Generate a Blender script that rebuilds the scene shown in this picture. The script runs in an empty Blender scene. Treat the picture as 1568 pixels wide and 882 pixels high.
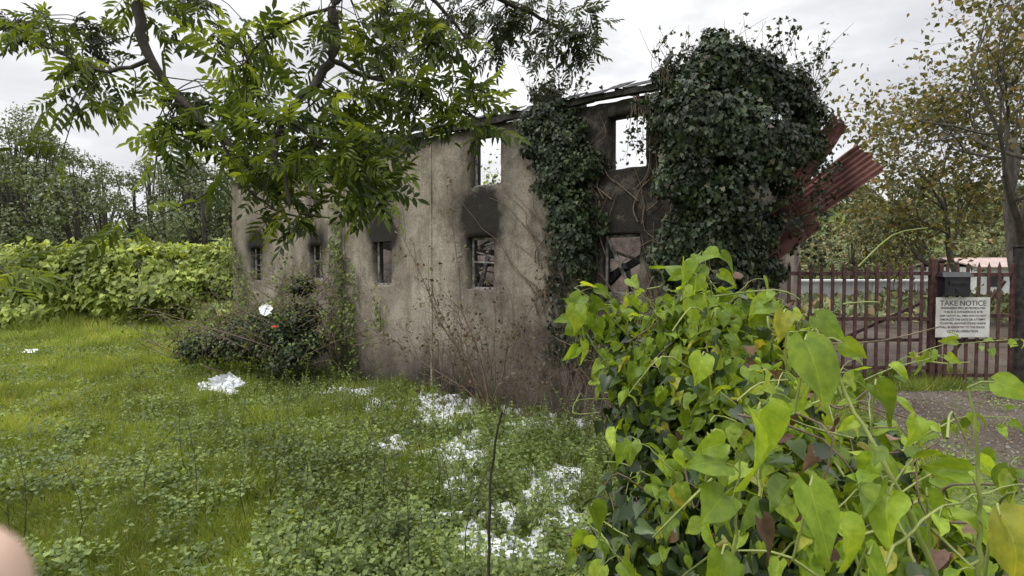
import bpy, math, numpy as np
from mathutils import Vector
rng=np.random.default_rng(7)
R=math.radians
scene=bpy.context.scene
CZ=2.7; F=871.0; A=math.atan(30/F)

# ------------------------------------------------------------ helpers
def sv(px,py,Y):
    """surveyed point: bearing/elevation readings + depth -> world"""
    xc=(px-784)/F; yc=(441-py)/F
    fy=math.cos(A)+yc*math.sin(A); fz=yc*math.cos(A)-math.sin(A)
    return np.array([xc/fy*Y, Y, CZ+fz/fy*Y])
def hsh(i,j,s):
    v=np.sin(i*127.1+j*311.7+s*74.7)*43758.5453
    return v-np.floor(v)
def vn(x,y,s=0):
    x=np.asarray(x,float);y=np.asarray(y,float)
    i=np.floor(x);j=np.floor(y);f=x-i;g=y-j
    f=f*f*(3-2*f);g=g*g*(3-2*g)
    return (hsh(i,j,s)*(1-f)+hsh(i+1,j,s)*f)*(1-g)+(hsh(i,j+1,s)*(1-f)+hsh(i+1,j+1,s)*f)*g
def fbm(x,y,s=0,o=4):
    t=0;a=.5
    for k in range(o):
        t=t+a*vn(x*2**k,y*2**k,s+k*3);a*=.5
    return t/(1-.5**o)
def sst(a,b,x):
    t=np.clip((x-a)/(b-a),0,1);return t*t*(3-2*t)
def H(x,y):
    x=np.asarray(x,float);y=np.asarray(y,float)
    h=1.15*(1-sst(1.2,4.6,y))*(1-0*x)
    h=np.maximum(h,.87*sst(1.9,3.6,x+.10*(y-6)))
    h=h+.75*np.exp(-((x-1.15)/.65)**2-((y-1.7)/1.3)**2)
    h=h+.5*sst(15,26,y)*(1-sst(2,5,x))
    h=h+(fbm(x*.9,y*.9,3)-.5)*.24*(1-sst(3.4,4.4,x))
    h=h+sst(95,190,y)*(4+ 17*sst(40,130,x)+6*fbm(x*.02,y*.02,9))+sst(60,190,y)*(1-sst(-30,0,x))*6
    return h

def mesh_np(name,V,T,mat,rnd=None,smooth=False,attrs=None):
    V=np.asarray(V,np.float32);T=np.asarray(T,np.int32)
    me=bpy.data.meshes.new(name); k=T.shape[1]
    me.vertices.add(len(V)); me.vertices.foreach_set("co",V.ravel())
    me.loops.add(T.size); me.loops.foreach_set("vertex_index",T.ravel())
    me.polygons.add(len(T)); me.polygons.foreach_set("loop_start",np.arange(0,T.size,k,dtype=np.int32))
    me.update(calc_edges=True)
    if smooth: me.polygons.foreach_set("use_smooth",np.ones(len(T),bool))
    at=dict(attrs or {})
    if rnd is not None: at["rnd"]=rnd
    for n,a in at.items():
        x=me.attributes.new(n,'FLOAT','POINT'); x.data.foreach_set("value",np.asarray(a,np.float32))
    if mat: me.materials.append(mat)
    o=bpy.data.objects.new(name,me); scene.collection.objects.link(o); return o
def group(name,kids):
    e=bpy.data.objects.new(name,None); scene.collection.objects.link(e)
    for k in kids: k.parent=e
    return e
def nrmz(a): return a/np.maximum(np.linalg.norm(a,axis=-1,keepdims=True),1e-9)
# leaf templates
DIA=(np.array([[0,0,0],[.33,.42,.09],[0,1,-.06],[-.33,.42,.09]]),np.array([[0,1,2],[0,2,3]]))
HEART_V=[[0,0,0],[0,.42,-.03],[0,1.12,-.22]]+[[.2,-.13,.06],[.4,.05,.1],[.37,.36,.07],[.17,.75,-.04]]
HEART_V+= [[-a,b,c] for a,b,c in HEART_V[3:]]
HEART=(np.array(HEART_V),np.array([[0,3,4],[0,4,1],[4,5,1],[5,6,1],[6,2,1],[0,8,7],[0,1,8],[8,1,9],[9,1,10],[10,1,2]]))
BLADE=(np.array([[-.5,0,0],[.5,0,0],[.42,.5,.06],[-.42,.5,.06],[0,1,.3]]),np.array([[0,1,2],[0,2,3],[3,2,4]]))
IVY_V=[[0,0,0],[.2,-.15,.03],[.55,.05,.05],[.3,.35,.03],[.4,.62,.02],[.15,.7,0],[0,1.05,-.1]]
IVY_V+=[[-a,b,c] for a,b,c in IVY_V[1:6]]+[[0,.4,-.03]]
IVY=(np.array(IVY_V),np.array([[0,1,12],[1,2,12],[2,3,12],[3,4,12],[4,5,12],[5,6,12],[7,0,12],[8,7,12],[9,8,12],[10,9,12],[11,10,12],[6,11,12]]))
def bigleaf(ph=0.,wide=1.):
    ts=np.array([0,.06,.14,.25,.38,.52,.66,.8,.91,1.0]); wp=np.array([.13,.34,.44,.47,.44,.37,.27,.155,.07,.004])*wide
    us=np.linspace(-1,1,9); V=[]
    for t,w_ in zip(ts,wp):
        for u in us:
            back=-.16*abs(u)**1.5*(1-t)**3*(1.0)
            lobe=1+.10*math.sin(t*9+ph+u)
            z=.16*abs(u)*w_/.45 -.34*t*t+.05*math.sin(5*t+ph*2+u*2.2)+.035*u*math.sin(7*t+ph)
            V.append([u*w_*lobe+.05*math.sin(3*t+ph)*t,t*1.1+back,z])
    I=np.arange(90).reshape(10,9); q=np.stack([I[:-1,:-1],I[:-1,1:],I[1:,1:],I[1:,:-1]],-1).reshape(-1,4)
    T=np.concatenate([q[:,[0,1,2]],q[:,[0,2,3]]])
    return np.array(V),T
def pinn(n=5):
    V=[];T=[]
    def lf(o,ang,L,W,dz):
        b=len(V); c,s=math.sin(ang),math.cos(ang)
        for a,l,z in ((0,0,0),(W*.8,.3,.02),(W*.75,.65,.01),(0,1,-.05),(-W*.75,.65,.01),(-W*.8,.3,.02)):
            x=l*L*c+a*s; y=l*L*s-a*c
            V.append([o[0]+x,o[1]+y,o[2]+z*L*4-abs(x)*(.15+dz)])
        T.extend([[b,b+1,b+2],[b,b+2,b+3],[b,b+3,b+4],[b,b+4,b+5]])
    for i in range(n):
        y=.2+i*.155; L=.34*(1-.25*abs(i-2)/2.)*rng.uniform(.85,1.1)
        lf((0,y,-.22*y*y),R(55+rng.uniform(-12,12)),L,.065,rng.uniform(0,.5)); lf((0,y+.02,-.22*y*y),R(-55+rng.uniform(-12,12)),L,.065,rng.uniform(0,.5))
    lf((0,.93,-.2),.15,.34,.065,0)
    b=len(V); V.extend([[-.008,0,0],[.008,0,0],[.006,.95,-.2],[-.006,.95,-.2]]); T.extend([[b,b+1,b+2],[b,b+2,b+3]])
    return np.array(V),np.array(T)
def scatter(name,P,N,S,tm,mat,tip=None,wid=None,smooth=False,veins=False,zr=True,rnd=None):
    P=np.asarray(P,float);n=len(P);N=nrmz(np.asarray(N,float)+1e-6)
    if tip is None: tip=rng.normal(size=(n,3))
    t=nrmz(tip-(tip*N).sum(1,keepdims=True)*N); b=np.cross(t,N)
    V,T=tm; S=np.asarray(S,float).reshape(n,1,1)
    w=np.ones((n,1,1)) if wid is None else np.asarray(wid).reshape(n,1,1)
    zs=rng.uniform(.3,2.0,(n,1,1)) if zr else 1.
    out=P[:,None,:]+S*(V[None,:,0:1]*w*b[:,None,:]+V[None,:,1:2]*t[:,None,:]+zs*V[None,:,2:3]*N[:,None,:])
    TT=(T[None]+(np.arange(n)*len(V))[:,None,None]).reshape(-1,3)
    at={}
    if veins: at={"lx":np.tile(V[:,0],n),"ly":np.tile(V[:,1],n)}
    return mesh_np(name,out.reshape(-1,3),TT,mat,rnd=np.repeat(rng.random(n) if rnd is None else rnd,len(V)),smooth=smooth,attrs=at)
def tubes(name,lines,mat,k=5):
    VV=[];FF=[];b=0
    ang=np.arange(k)*2*np.pi/k; ca=np.cos(ang)[None,:,None]; sa=np.sin(ang)[None,:,None]
    for pts,rad in lines:
        pts=np.asarray(pts,float); m=len(pts)
        rad=np.broadcast_to(np.asarray(rad,float),(m,)) if np.ndim(rad)<1 or len(rad)==m else np.linspace(rad[0],rad[1],m)
        tg=nrmz(np.gradient(pts,axis=0)); ref=np.array([.13,.31,.94]) if abs(tg[0,2])<.8 else np.array([.95,.2,.1])
        u=nrmz(np.cross(tg,ref)); v=np.cross(tg,u)
        V=pts[:,None,:]+rad[:,None,None]*(ca*u[:,None,:]+sa*v[:,None,:])
        VV.append(V.reshape(-1,3))
        i=np.arange(m-1)[:,None]*k; j=np.arange(k)[None,:]; j2=(j+1)%k
        FF.append(np.stack([i+j,i+j2,i+k+j2,i+k+j],-1).reshape(-1,4)+b); b+=m*k
    return mesh_np(name,np.concatenate(VV),np.concatenate(FF),mat,smooth=True)
def curve(pts,n=12,jit=0):
    pts=np.asarray(pts,float); m=len(pts); out=[]
    t=np.linspace(0,m-1,n)
    for q in t:
        i=min(int(q),m-2); f=q-i
        p0=pts[max(i-1,0)];p1=pts[i];p2=pts[i+1];p3=pts[min(i+2,m-1)]
        out.append(.5*((2*p1)+(-p0+p2)*f+(2*p0-5*p1+4*p2-p3)*f*f+(-p0+3*p1-3*p2+p3)*f**3))
    out=np.array(out)
    if jit: out+=rng.normal(size=out.shape)*jit
    return out
class MB:
    def __init__(s): s.v=[];s.f=[]
    def box(s,c,ax,ay,az):
        c,ax,ay,az=[np.asarray(q,float) for q in (c,ax,ay,az)]; b=len(s.v)
        for i in (-1,1):
            for j in (-1,1):
                for k in (-1,1): s.v.append(c+i*ax+j*ay+k*az)
        s.f+= [tuple(b+q for q in f) for f in ((0,1,3,2),(4,6,7,5),(0,4,5,1),(2,3,7,6),(0,2,6,4),(1,5,7,3))]
    def beam(s,a,b_,w,h):
        a=np.asarray(a,float);b_=np.asarray(b_,float); d=b_-a; L=np.linalg.norm(d); d/=L
        up=np.array([0,0,1.]) if abs(d[2])<.95 else np.array([0,1.,0])
        x=nrmz(np.cross(d,up)); y=np.cross(x,d)
        s.box((a+b_)/2,d*L/2,x*w/2,y*h/2)
    def obj(s,name,mat,bev=0):
        me=bpy.data.meshes.new(name); me.from_pydata([tuple(q) for q in s.v],[],s.f); me.materials.append(mat)
        o=bpy.data.objects.new(name,me); scene.collection.objects.link(o)
        if bev:
            m=o.modifiers.new("b",'BEVEL'); m.width=bev; m.segments=2
        return o

# ------------------------------------------------------------ materials
def mat_new(n):
    m=bpy.data.materials.new(n); m.use_nodes=True; nt=m.node_tree; nt.nodes.clear()
    o=nt.nodes.new('ShaderNodeOutputMaterial'); return m,nt,o
def ramp(nt,fac,stops):
    r=nt.nodes.new('ShaderNodeValToRGB'); e=r.color_ramp.elements
    while len(e)<len(stops): e.new(.5)
    for q,(p,c) in zip(e,stops): q.position=p; q.color=(*c,1)
    nt.links.new(fac,r.inputs[0]); return r.outputs[0]
def noise(nt,scale,detail=4,vec=None,rough=.55):
    n=nt.nodes.new('ShaderNodeTexNoise'); n.inputs['Scale'].default_value=scale; n.inputs['Detail'].default_value=detail
    n.inputs['Roughness'].default_value=rough
    if vec is not None: nt.links.new(vec,n.inputs['Vector'])
    return n.outputs['Fac']
def objc(nt,sc=(1,1,1)):
    t=nt.nodes.new('ShaderNodeTexCoord'); m=nt.nodes.new('ShaderNodeMapping'); m.inputs['Scale'].default_value=sc
    nt.links.new(t.outputs['Object'],m.inputs[0]); return m.outputs[0]
def mix(nt,f,a,b,mode='MIX'):
    m=nt.nodes.new('ShaderNodeMix'); m.data_type='RGBA'; m.blend_type=mode
    for i,q in ((0,f),(6,a),(7,b)):
        if isinstance(q,(float,int)): m.inputs[i].default_value=q
        elif isinstance(q,tuple): m.inputs[i].default_value=(*q,1)
        else: nt.links.new(q,m.inputs[i])
    return m.outputs[2]
def math_(nt,op,a,b=0.,clamp=False):
    m=nt.nodes.new('ShaderNodeMath'); m.operation=op; m.use_clamp=clamp
    for i,q in ((0,a),(1,b)):
        if isinstance(q,(float,int)): m.inputs[i].default_value=q
        else: nt.links.new(q,m.inputs[i])
    return m.outputs[0]
def attr(nt,n):
    a=nt.nodes.new('ShaderNodeAttribute'); a.attribute_name=n; return a.outputs['Fac']
def leafmat(name,stops,trans=.35,rough=.45,nsc=1.5,dark=.5,spec=.3,veins=False):
    m,nt,o=mat_new(name)
    c=ramp(nt,attr(nt,'rnd'),stops)
    n=noise(nt,nsc,3,objc(nt)); g=ramp(nt,n,[(.35,(dark,)*3),(.65,(1.15,)*3)])
    c=mix(nt,1.,c,g,'MULTIPLY')
    p=nt.nodes.new('ShaderNodeBsdfPrincipled'); p.inputs['Roughness'].default_value=rough
    if veins:
        ax=math_(nt,'ABSOLUTE',attr(nt,'lx')); ly=attr(nt,'ly')
        mid=math_(nt,'LESS_THAN',ax,.014)
        sd=math_(nt,'ABSOLUTE',math_(nt,'SINE',math_(nt,'MULTIPLY',math_(nt,'SUBTRACT',ly,math_(nt,'MULTIPLY',ax,.9)),17.)))
        sv_=math_(nt,'LESS_THAN',sd,.10)
        vv=math_(nt,'MAXIMUM',mid,math_(nt,'MULTIPLY',sv_,.55))
        mot=ramp(nt,noise(nt,60,4,objc(nt)),[(.35,(.72,.78,.7)),(.65,(1.15,1.1,1.1))]); c=mix(nt,1.,c,mot,'MULTIPLY')
        spt=ramp(nt,noise(nt,140,2,objc(nt)),[(.70,(0,0,0)),(.74,(1,1,1))]); c=mix(nt,math_(nt,'MULTIPLY',spt,.6),c,(.12,.09,.03))
        c=mix(nt,math_(nt,'MULTIPLY',vv,.5),c,mix(nt,1.,c,(1.7,1.5,1.8),'MULTIPLY'))
        b=nt.nodes.new('ShaderNodeBump'); b.inputs['Strength'].default_value=.5; b.inputs['Distance'].default_value=.002
        nt.links.new(math_(nt,'SUBTRACT',noise(nt,90,2,objc(nt)),vv),b.inputs['Height']); nt.links.new(b.outputs[0],p.inputs['Normal'])
    nt.links.new(c,p.inputs['Base Color']); p.inputs['Specular IOR Level'].default_value=spec
    t=nt.nodes.new('ShaderNodeBsdfTranslucent'); tc=mix(nt,1.,c,(1.6,1.4,.5),'MULTIPLY'); nt.links.new(tc,t.inputs['Color'])
    x=nt.nodes.new('ShaderNodeMixShader'); x.inputs[0].default_value=trans
    nt.links.new(p.outputs[0],x.inputs[1]); nt.links.new(t.outputs[0],x.inputs[2]); nt.links.new(x.outputs[0],o.inputs[0]); return m
def solid(name,c1,c2,sc=6,rough=.8,bump=.3,metal=0,vec=(1,1,1),spec=.3):
    m,nt,o=mat_new(name); v=objc(nt,vec); n=noise(nt,sc,6,v); c=ramp(nt,n,[(.35,c1),(.65,c2)])
    p=nt.nodes.new('ShaderNodeBsdfPrincipled'); nt.links.new(c,p.inputs['Base Color']); p.inputs['Roughness'].default_value=rough
    p.inputs['Metallic'].default_value=metal; p.inputs['Specular IOR Level'].default_value=spec
    b=nt.nodes.new('ShaderNodeBump'); b.inputs['Strength'].default_value=bump; b.inputs['Distance'].default_value=.03
    nt.links.new(noise(nt,sc*4,5,v),b.inputs['Height']); nt.links.new(b.outputs[0],p.inputs['Normal'])
    nt.links.new(p.outputs[0],o.inputs[0]); return m

M_ash=leafmat("ash_leaf",[(0,(.035,.058,.016)),(.5,(.095,.14,.026)),(.8,(.20,.27,.045)),(1,(.29,.37,.06))],.5,nsc=1.1,dark=.5)
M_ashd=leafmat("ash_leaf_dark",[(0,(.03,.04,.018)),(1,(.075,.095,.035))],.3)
M_ivyn=leafmat("ivy_fresh",[(0,(.12,.19,.02)),(.5,(.22,.33,.035)),(.93,(.34,.46,.055)),(1,(.42,.38,.06))],.5,.4,nsc=4,dark=.65,veins=True)
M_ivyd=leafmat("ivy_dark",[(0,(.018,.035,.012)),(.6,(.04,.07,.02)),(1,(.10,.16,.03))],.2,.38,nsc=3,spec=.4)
M_ivyb=leafmat("ivy_building",[(0,(.014,.022,.011)),(.6,(.034,.052,.022)),(.93,(.075,.10,.04)),(1,(.11,.08,.05))],.15,.45,nsc=1.6,dark=.45)
M_dead=leafmat("dead_leaf",[(0,(.06,.035,.022)),(.6,(.13,.08,.05)),(1,(.22,.16,.1))],.1,.7,veins=True)
M_grass=leafmat("grass_blade",[(0,(.125,.17,.042)),(.5,(.215,.29,.06)),(.93,(.34,.41,.09)),(1,(.42,.39,.20))],.4,.5,nsc=.7,dark=.5)
M_weed=leafmat("weed_leaf",[(0,(.08,.115,.036)),(.6,(.17,.23,.065)),(1,(.27,.34,.105))],.35,.5,nsc=1.3,dark=.52)
M_knot=leafmat("knotweed_leaf",[(0,(.14,.19,.037)),(.6,(.27,.34,.06)),(1,(.42,.48,.11))],.35,.5,nsc=.6,dark=.45)
M_wood=leafmat("wood_leaf",[(0,(.065,.088,.045)),(.6,(.12,.15,.068)),(1,(.19,.215,.10))],.2,.6,nsc=.16,dark=.55)
M_hill=leafmat("hill_leaf",[(0,(.10,.14,.07)),(.5,(.17,.2,.09)),(.8,(.26,.24,.11)),(1,(.24,.16,.09))],.1,.8,nsc=.06,dark=.6)
M_aut=leafmat("autumn_leaf",[(0,(.06,.07,.035)),(.5,(.12,.125,.05)),(.9,(.22,.19,.07)),(1,(.3,.2,.08))],.3,.6,nsc=.4,dark=.6)
M_sap=leafmat("sapling_leaf",[(0,(.09,.07,.05)),(.5,(.16,.10,.07)),(1,(.14,.17,.06))],.25,.6)
M_bark=solid("bark",(.025,.021,.017),(.07,.06,.048),8,.9,.8,vec=(1,1,.3))
M_barkl=solid("bark_grey",(.05,.045,.038),(.12,.108,.09),8,.9,.8,vec=(1,1,.3))
M_stem=solid("green_stem",(.15,.19,.05),(.27,.30,.09),20,.5,.1)
M_twig=solid("brown_twig",(.09,.065,.045),(.18,.135,.1),20,.8,.1)
M_char=solid("charred_timber",(.012,.011,.01),(.05,.045,.04),12,.85,.8)
M_timber=solid("weathered_timber",(.13,.11,.09),(.3,.26,.22),14,.85,.5)
M_slate=solid("slate",(.025,.025,.028),(.07,.07,.075),9,.85,.3,spec=.1)
M_rust=solid("rusty_red_sheet",(.07,.03,.025),(.22,.10,.085),2.5,.75,.4)
M_fence=solid("rusty_maroon_paint",(.04,.02,.02),(.11,.055,.048),14,.6,.3)
M_black=solid("black_plastic",(.012,.012,.014),(.025,.025,.03),6,.35,.05)
M_sign=solid("sign_plate",(.45,.45,.41),(.66,.66,.63),4,.5,.05)
M_ink=solid("sign_ink",(.05,.03,.03),(.09,.06,.06),9,.6,0)
M_foam=solid("foam_white",(.52,.54,.56),(.76,.77,.79),7,.7,1.,spec=.25)
M_poly=solid("white_polythene",(.66,.68,.72),(.84,.85,.88),5,.25,.3,spec=.5)
M_red=solid("red_plastic",(.45,.03,.03),(.55,.05,.04),5,.4,.1)
M_frame=solid("window_frame",(.05,.045,.04),(.34,.32,.29),9,.8,.3)
M_shed=solid("pale_render",(.38,.39,.39),(.55,.55,.56),2,.8,.1)
M_roofr=solid("pale_roof",(.30,.22,.20),(.42,.33,.30),3,.8,.2)
M_stone=solid("pebbles",(.10,.09,.08),(.26,.24,.21),30,.8,.4)

m,nt,o=mat_new("skin"); p=nt.nodes.new('ShaderNodeBsdfPrincipled')
c=ramp(nt,noise(nt,90,4,objc(nt)),[(.3,(.42,.28,.21)),(.7,(.50,.35,.27))]); nt.links.new(c,p.inputs['Base Color'])
p.inputs['Roughness'].default_value=.55; p.inputs['Subsurface Weight'].default_value=.12; p.inputs['Subsurface Radius'].default_value=(.01,.004,.002)
nt.links.new(p.outputs[0],o.inputs[0]); M_skin=m

# rendered wall
m,nt,o=mat_new("stained_render"); p=nt.nodes.new('ShaderNodeBsdfPrincipled')
v=objc(nt); vs=objc(nt,(2.4,2.4,.4))
base=ramp(nt,noise(nt,.7,9,v,.68),[(.3,(.22,.185,.145)),(.5,(.34,.30,.245)),(.7,(.455,.41,.345))])
st=ramp(nt,noise(nt,1.4,9,vs,.74),[(.36,(.50,.475,.44)),(.52,(1.0,.99,.97))]); base=mix(nt,.68,base,st,'MULTIPLY')
sp=ramp(nt,noise(nt,30,5,v,.7),[(.36,(.64,.64,.64)),(.64,(1.18,1.18,1.18))]); base=mix(nt,.9,base,sp,'MULTIPLY')
bl=ramp(nt,noise(nt,1.7,8,v,.72),[(.38,(.55,.54,.52)),(.52,(1,1,1))]); base=mix(nt,.7,base,bl,'MULTIPLY')
pt=ramp(nt,noise(nt,2.6,7,v,.65),[(.57,(0,0,0)),(.65,(1,1,1))]); base=mix(nt,math_(nt,'MULTIPLY',pt,.3),base,(.50,.465,.42))
mo=math_(nt,'MULTIPLY',attr(nt,'moss'),ramp(nt,noise(nt,5,5,v),[(.35,(.1,)*3),(.6,(1,)*3)]),True); base=mix(nt,mo,base,(.085,.085,.045))
nn=math_(nt,'MULTIPLY',math_(nt,'SUBTRACT',noise(nt,2.6,9,v,.7),.5),2.2)
s1=math_(nt,'MULTIPLY',attr(nt,'soot_shade'),math_(nt,'ADD',1.05,nn),True); s1=math_(nt,'MULTIPLY',s1,.96); base=mix(nt,s1,base,(.018,.016,.014))
nt.links.new(base,p.inputs['Base Color']); p.inputs['Roughness'].default_value=.92; p.inputs['Specular IOR Level'].default_value=.15
b=nt.nodes.new('ShaderNodeBump'); b.inputs['Strength'].default_value=.8; b.inputs['Distance'].default_value=.02
hh=math_(nt,'ADD',noise(nt,45,4,v),math_(nt,'MULTIPLY',noise(nt,4,5,v),1.5)); nt.links.new(hh,b.inputs['Height']); nt.links.new(b.outputs[0],p.inputs['Normal'])
nt.links.new(p.outputs[0],o.inputs[0]); M_wall=m
m,nt,o=mat_new("interior_brick"); p=nt.nodes.new('ShaderNodeBsdfPrincipled')
t=nt.nodes.new('ShaderNodeTexCoord'); mp=nt.nodes.new('ShaderNodeMapping'); mp.inputs['Rotation'].default_value=(R(90),0,0)
nt.links.new(t.outputs['Object'],mp.inputs[0])
bk=nt.nodes.new('ShaderNodeTexBrick'); nt.links.new(mp.outputs[0],bk.inputs['Vector']); bk.inputs['Scale'].default_value=4.4
bk.inputs['Color1'].default_value=(.24,.165,.14,1); bk.inputs['Color2'].default_value=(.30,.23,.20,1); bk.inputs['Mortar'].default_value=(.28,.26,.24,1)
c=mix(nt,.95,bk.outputs['Color'],ramp(nt,noise(nt,1.5,7,objc(nt),.65),[(.38,(.12,)*3),(.62,(1.,)*3)]),'MULTIPLY')
nt.links.new(c,p.inputs['Base Color']); p.inputs['Roughness'].default_value=.9; nt.links.new(p.outputs[0],o.inputs[0]); M_brick=m
m,nt,o=mat_new("ground_turf"); p=nt.nodes.new('ShaderNodeBsdfPrincipled'); v=objc(nt)
c=ramp(nt,noise(nt,.8,8,v,.7),[(.3,(.055,.06,.03)),(.5,(.11,.14,.04)),(.7,(.18,.24,.055))])
c=mix(nt,.7,c,ramp(nt,noise(nt,22,5,v),[(.35,(.45,)*3),(.65,(1.2,)*3)]),'MULTIPLY')
nt.links.new(c,p.inputs['Base Color']); p.inputs['Roughness'].default_value=.95; p.inputs['Specular IOR Level'].default_value=.1
b=nt.nodes.new('ShaderNodeBump'); b.inputs['Strength'].default_value=.8; b.inputs['Distance'].default_value=.05; nt.links.new(noise(nt,16,6,v),b.inputs['Height']); nt.links.new(b.outputs[0],p.inputs['Normal'])
nt.links.new(p.outputs[0],o.inputs[0]); M_ground=m
m,nt,o=mat_new("gravel_dirt"); p=nt.nodes.new('ShaderNodeBsdfPrincipled'); v=objc(nt)
c=ramp(nt,noise(nt,.9,9,v,.75),[(.3,(.06,.047,.036)),(.5,(.125,.10,.08)),(.72,(.21,.18,.15))])
c=mix(nt,.9,c,ramp(nt,noise(nt,42,4,v,.7),[(.36,(.4,)*3),(.64,(1.4,)*3)]),'MULTIPLY')
ms=ramp(nt,noise(nt,1.8,6,v,.7),[(.55,(0,0,0)),(.66,(1,1,1))]); c=mix(nt,math_(nt,'MULTIPLY',ms,.6),c,(.08,.10,.035))
nt.links.new(c,p.inputs['Base Color']); p.inputs['Roughness'].default_value=.95; p.inputs['Specular IOR Level'].default_value=.15
b=nt.nodes.new('ShaderNodeBump'); b.inputs['Strength'].default_value=1; b.inputs['Distance'].default_value=.05; nt.links.new(noise(nt,35,5,v,.7),b.inputs['Height']); nt.links.new(b.outputs[0],p.inputs['Normal'])
nt.links.new(p.outputs[0],o.inputs[0]); M_track=m

# ------------------------------------------------------------ ground
def axis(lo,hi,flo,fhi,fine):
    a=list(np.arange(flo,fhi,fine)); x=fhi;s=fine
    up=[]
    while x<hi: up.append(x); s*=1.12; x+=s
    up.append(hi); x=flo;s=fine;dn=[]
    while x>lo: s*=1.12; x-=s; dn.append(x)
    dn.append(lo-1); return np.array(dn[::-1]+a+up)
gx=axis(-500,500,-9,11,.14); gy=axis(-60,900,.0,16,.14)
X,Y=np.meshgrid(gx,gy); Z=H(X,Y); nx=len(gx); ny=len(gy)
idx=np.arange(nx*ny).reshape(ny,nx)
Q=np.stack([idx[:-1,:-1],idx[:-1,1:],idx[1:,1:],idx[1:,:-1]],-1).reshape(-1,4)
GV=np.stack([X,Y,Z],-1).reshape(-1,3)
mesh_np("ground",GV,Q,M_ground,smooth=True)
cx=GV[Q].mean(1)
def trackmask(x,y):
    e=4.15+.45*(fbm(x*.8,y*.8,21)-.5)*2+.05*(y-5)
    near=(x>e)&(y<8.35+.5*(fbm(x,y,5)-.5))&(x<14)&(y>-10)
    yard=(x>3.6+.25*(y-9))&(y>9.6)&(y<32)&(x<40)
    return near|yard
k=trackmask(cx[:,0],cx[:,1]); q=Q[k]; u,inv=np.unique(q,return_inverse=True)
tv=GV[u].copy(); tv[:,2]+=.006
mesh_np("gravel_track",tv,inv.reshape(-1,4),M_track,smooth=True)

# ------------------------------------------------------------ building
def W(s,z,off=0.,):
    s=np.asarray(s,float);z=np.asarray(z,float)
    return np.stack([-2.75+.8*s-.6*off+0*z,13-.6*s-.8*off+0*z,z+0*s],-1)
wins=[(-.63,0,2.31,3.32),(2.32,3.0,2.28,3.33),(5.37,6.07,2.25,3.28),(2.41,3.17,4.33,5.34),(5.47,6.16,4.37,5.26),
      (-6.5,-5.9,2.3,3.3),(-3.5,-2.95,2.4,3.3),(-3.6,-3.05,4.3,5.2)]
def soot_shade_f(s,z):
    v=0*s
    for c,zt,w,hh,a in ((-.3,3.35,.55,1.5,1.5),(2.66,3.35,.56,2.1,1.6),(2.75,5.0,.6,1.,1.0),(5.7,3.2,.7,1.6,1.2),(-3.2,3.3,.5,1.,1.2),(-6.2,3.3,.55,1.1,1.4),(-3.3,5.2,.4,.5,.5)):
        dz=z-zt; ver=np.where(dz>0,np.exp(-(dz/(hh*.55))**1.6),np.exp(-(dz/.85)**2)*.75+.25*np.exp(-(dz/.2)**2))
        v=np.maximum(v,a*np.exp(-(np.abs(s-c)/(w*(1+.5*np.clip(dz,-.3,1.5))))**2.2)*ver)
    v=np.maximum(v,.5*np.exp(-((s-2.7)/.7)**2)*sst(1.6,2.4,z))
    v=np.maximum(v,.9*sst(3.7,5.0,s+.25*(z-3))*(.55+.45*sst(2.0,3.4,z)))  # soot on the right part, plus dark shade behind the ivy painted into the wall
    v=np.maximum(v,.7*np.exp(-((z-5.5)/.28)**2))
    v=np.maximum(v,1.1*np.exp(-((s-1.6)/1.7)**2)*np.clip(1-z/1.3,0,1))
    v=np.maximum(v,.65*sst(2.5,5,s)*sst(2.4,1.2,z))
    v=np.maximum(v,.6*np.clip(1-z/1.5,0,1))
    return np.clip(v+.06,0,1.2)
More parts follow.
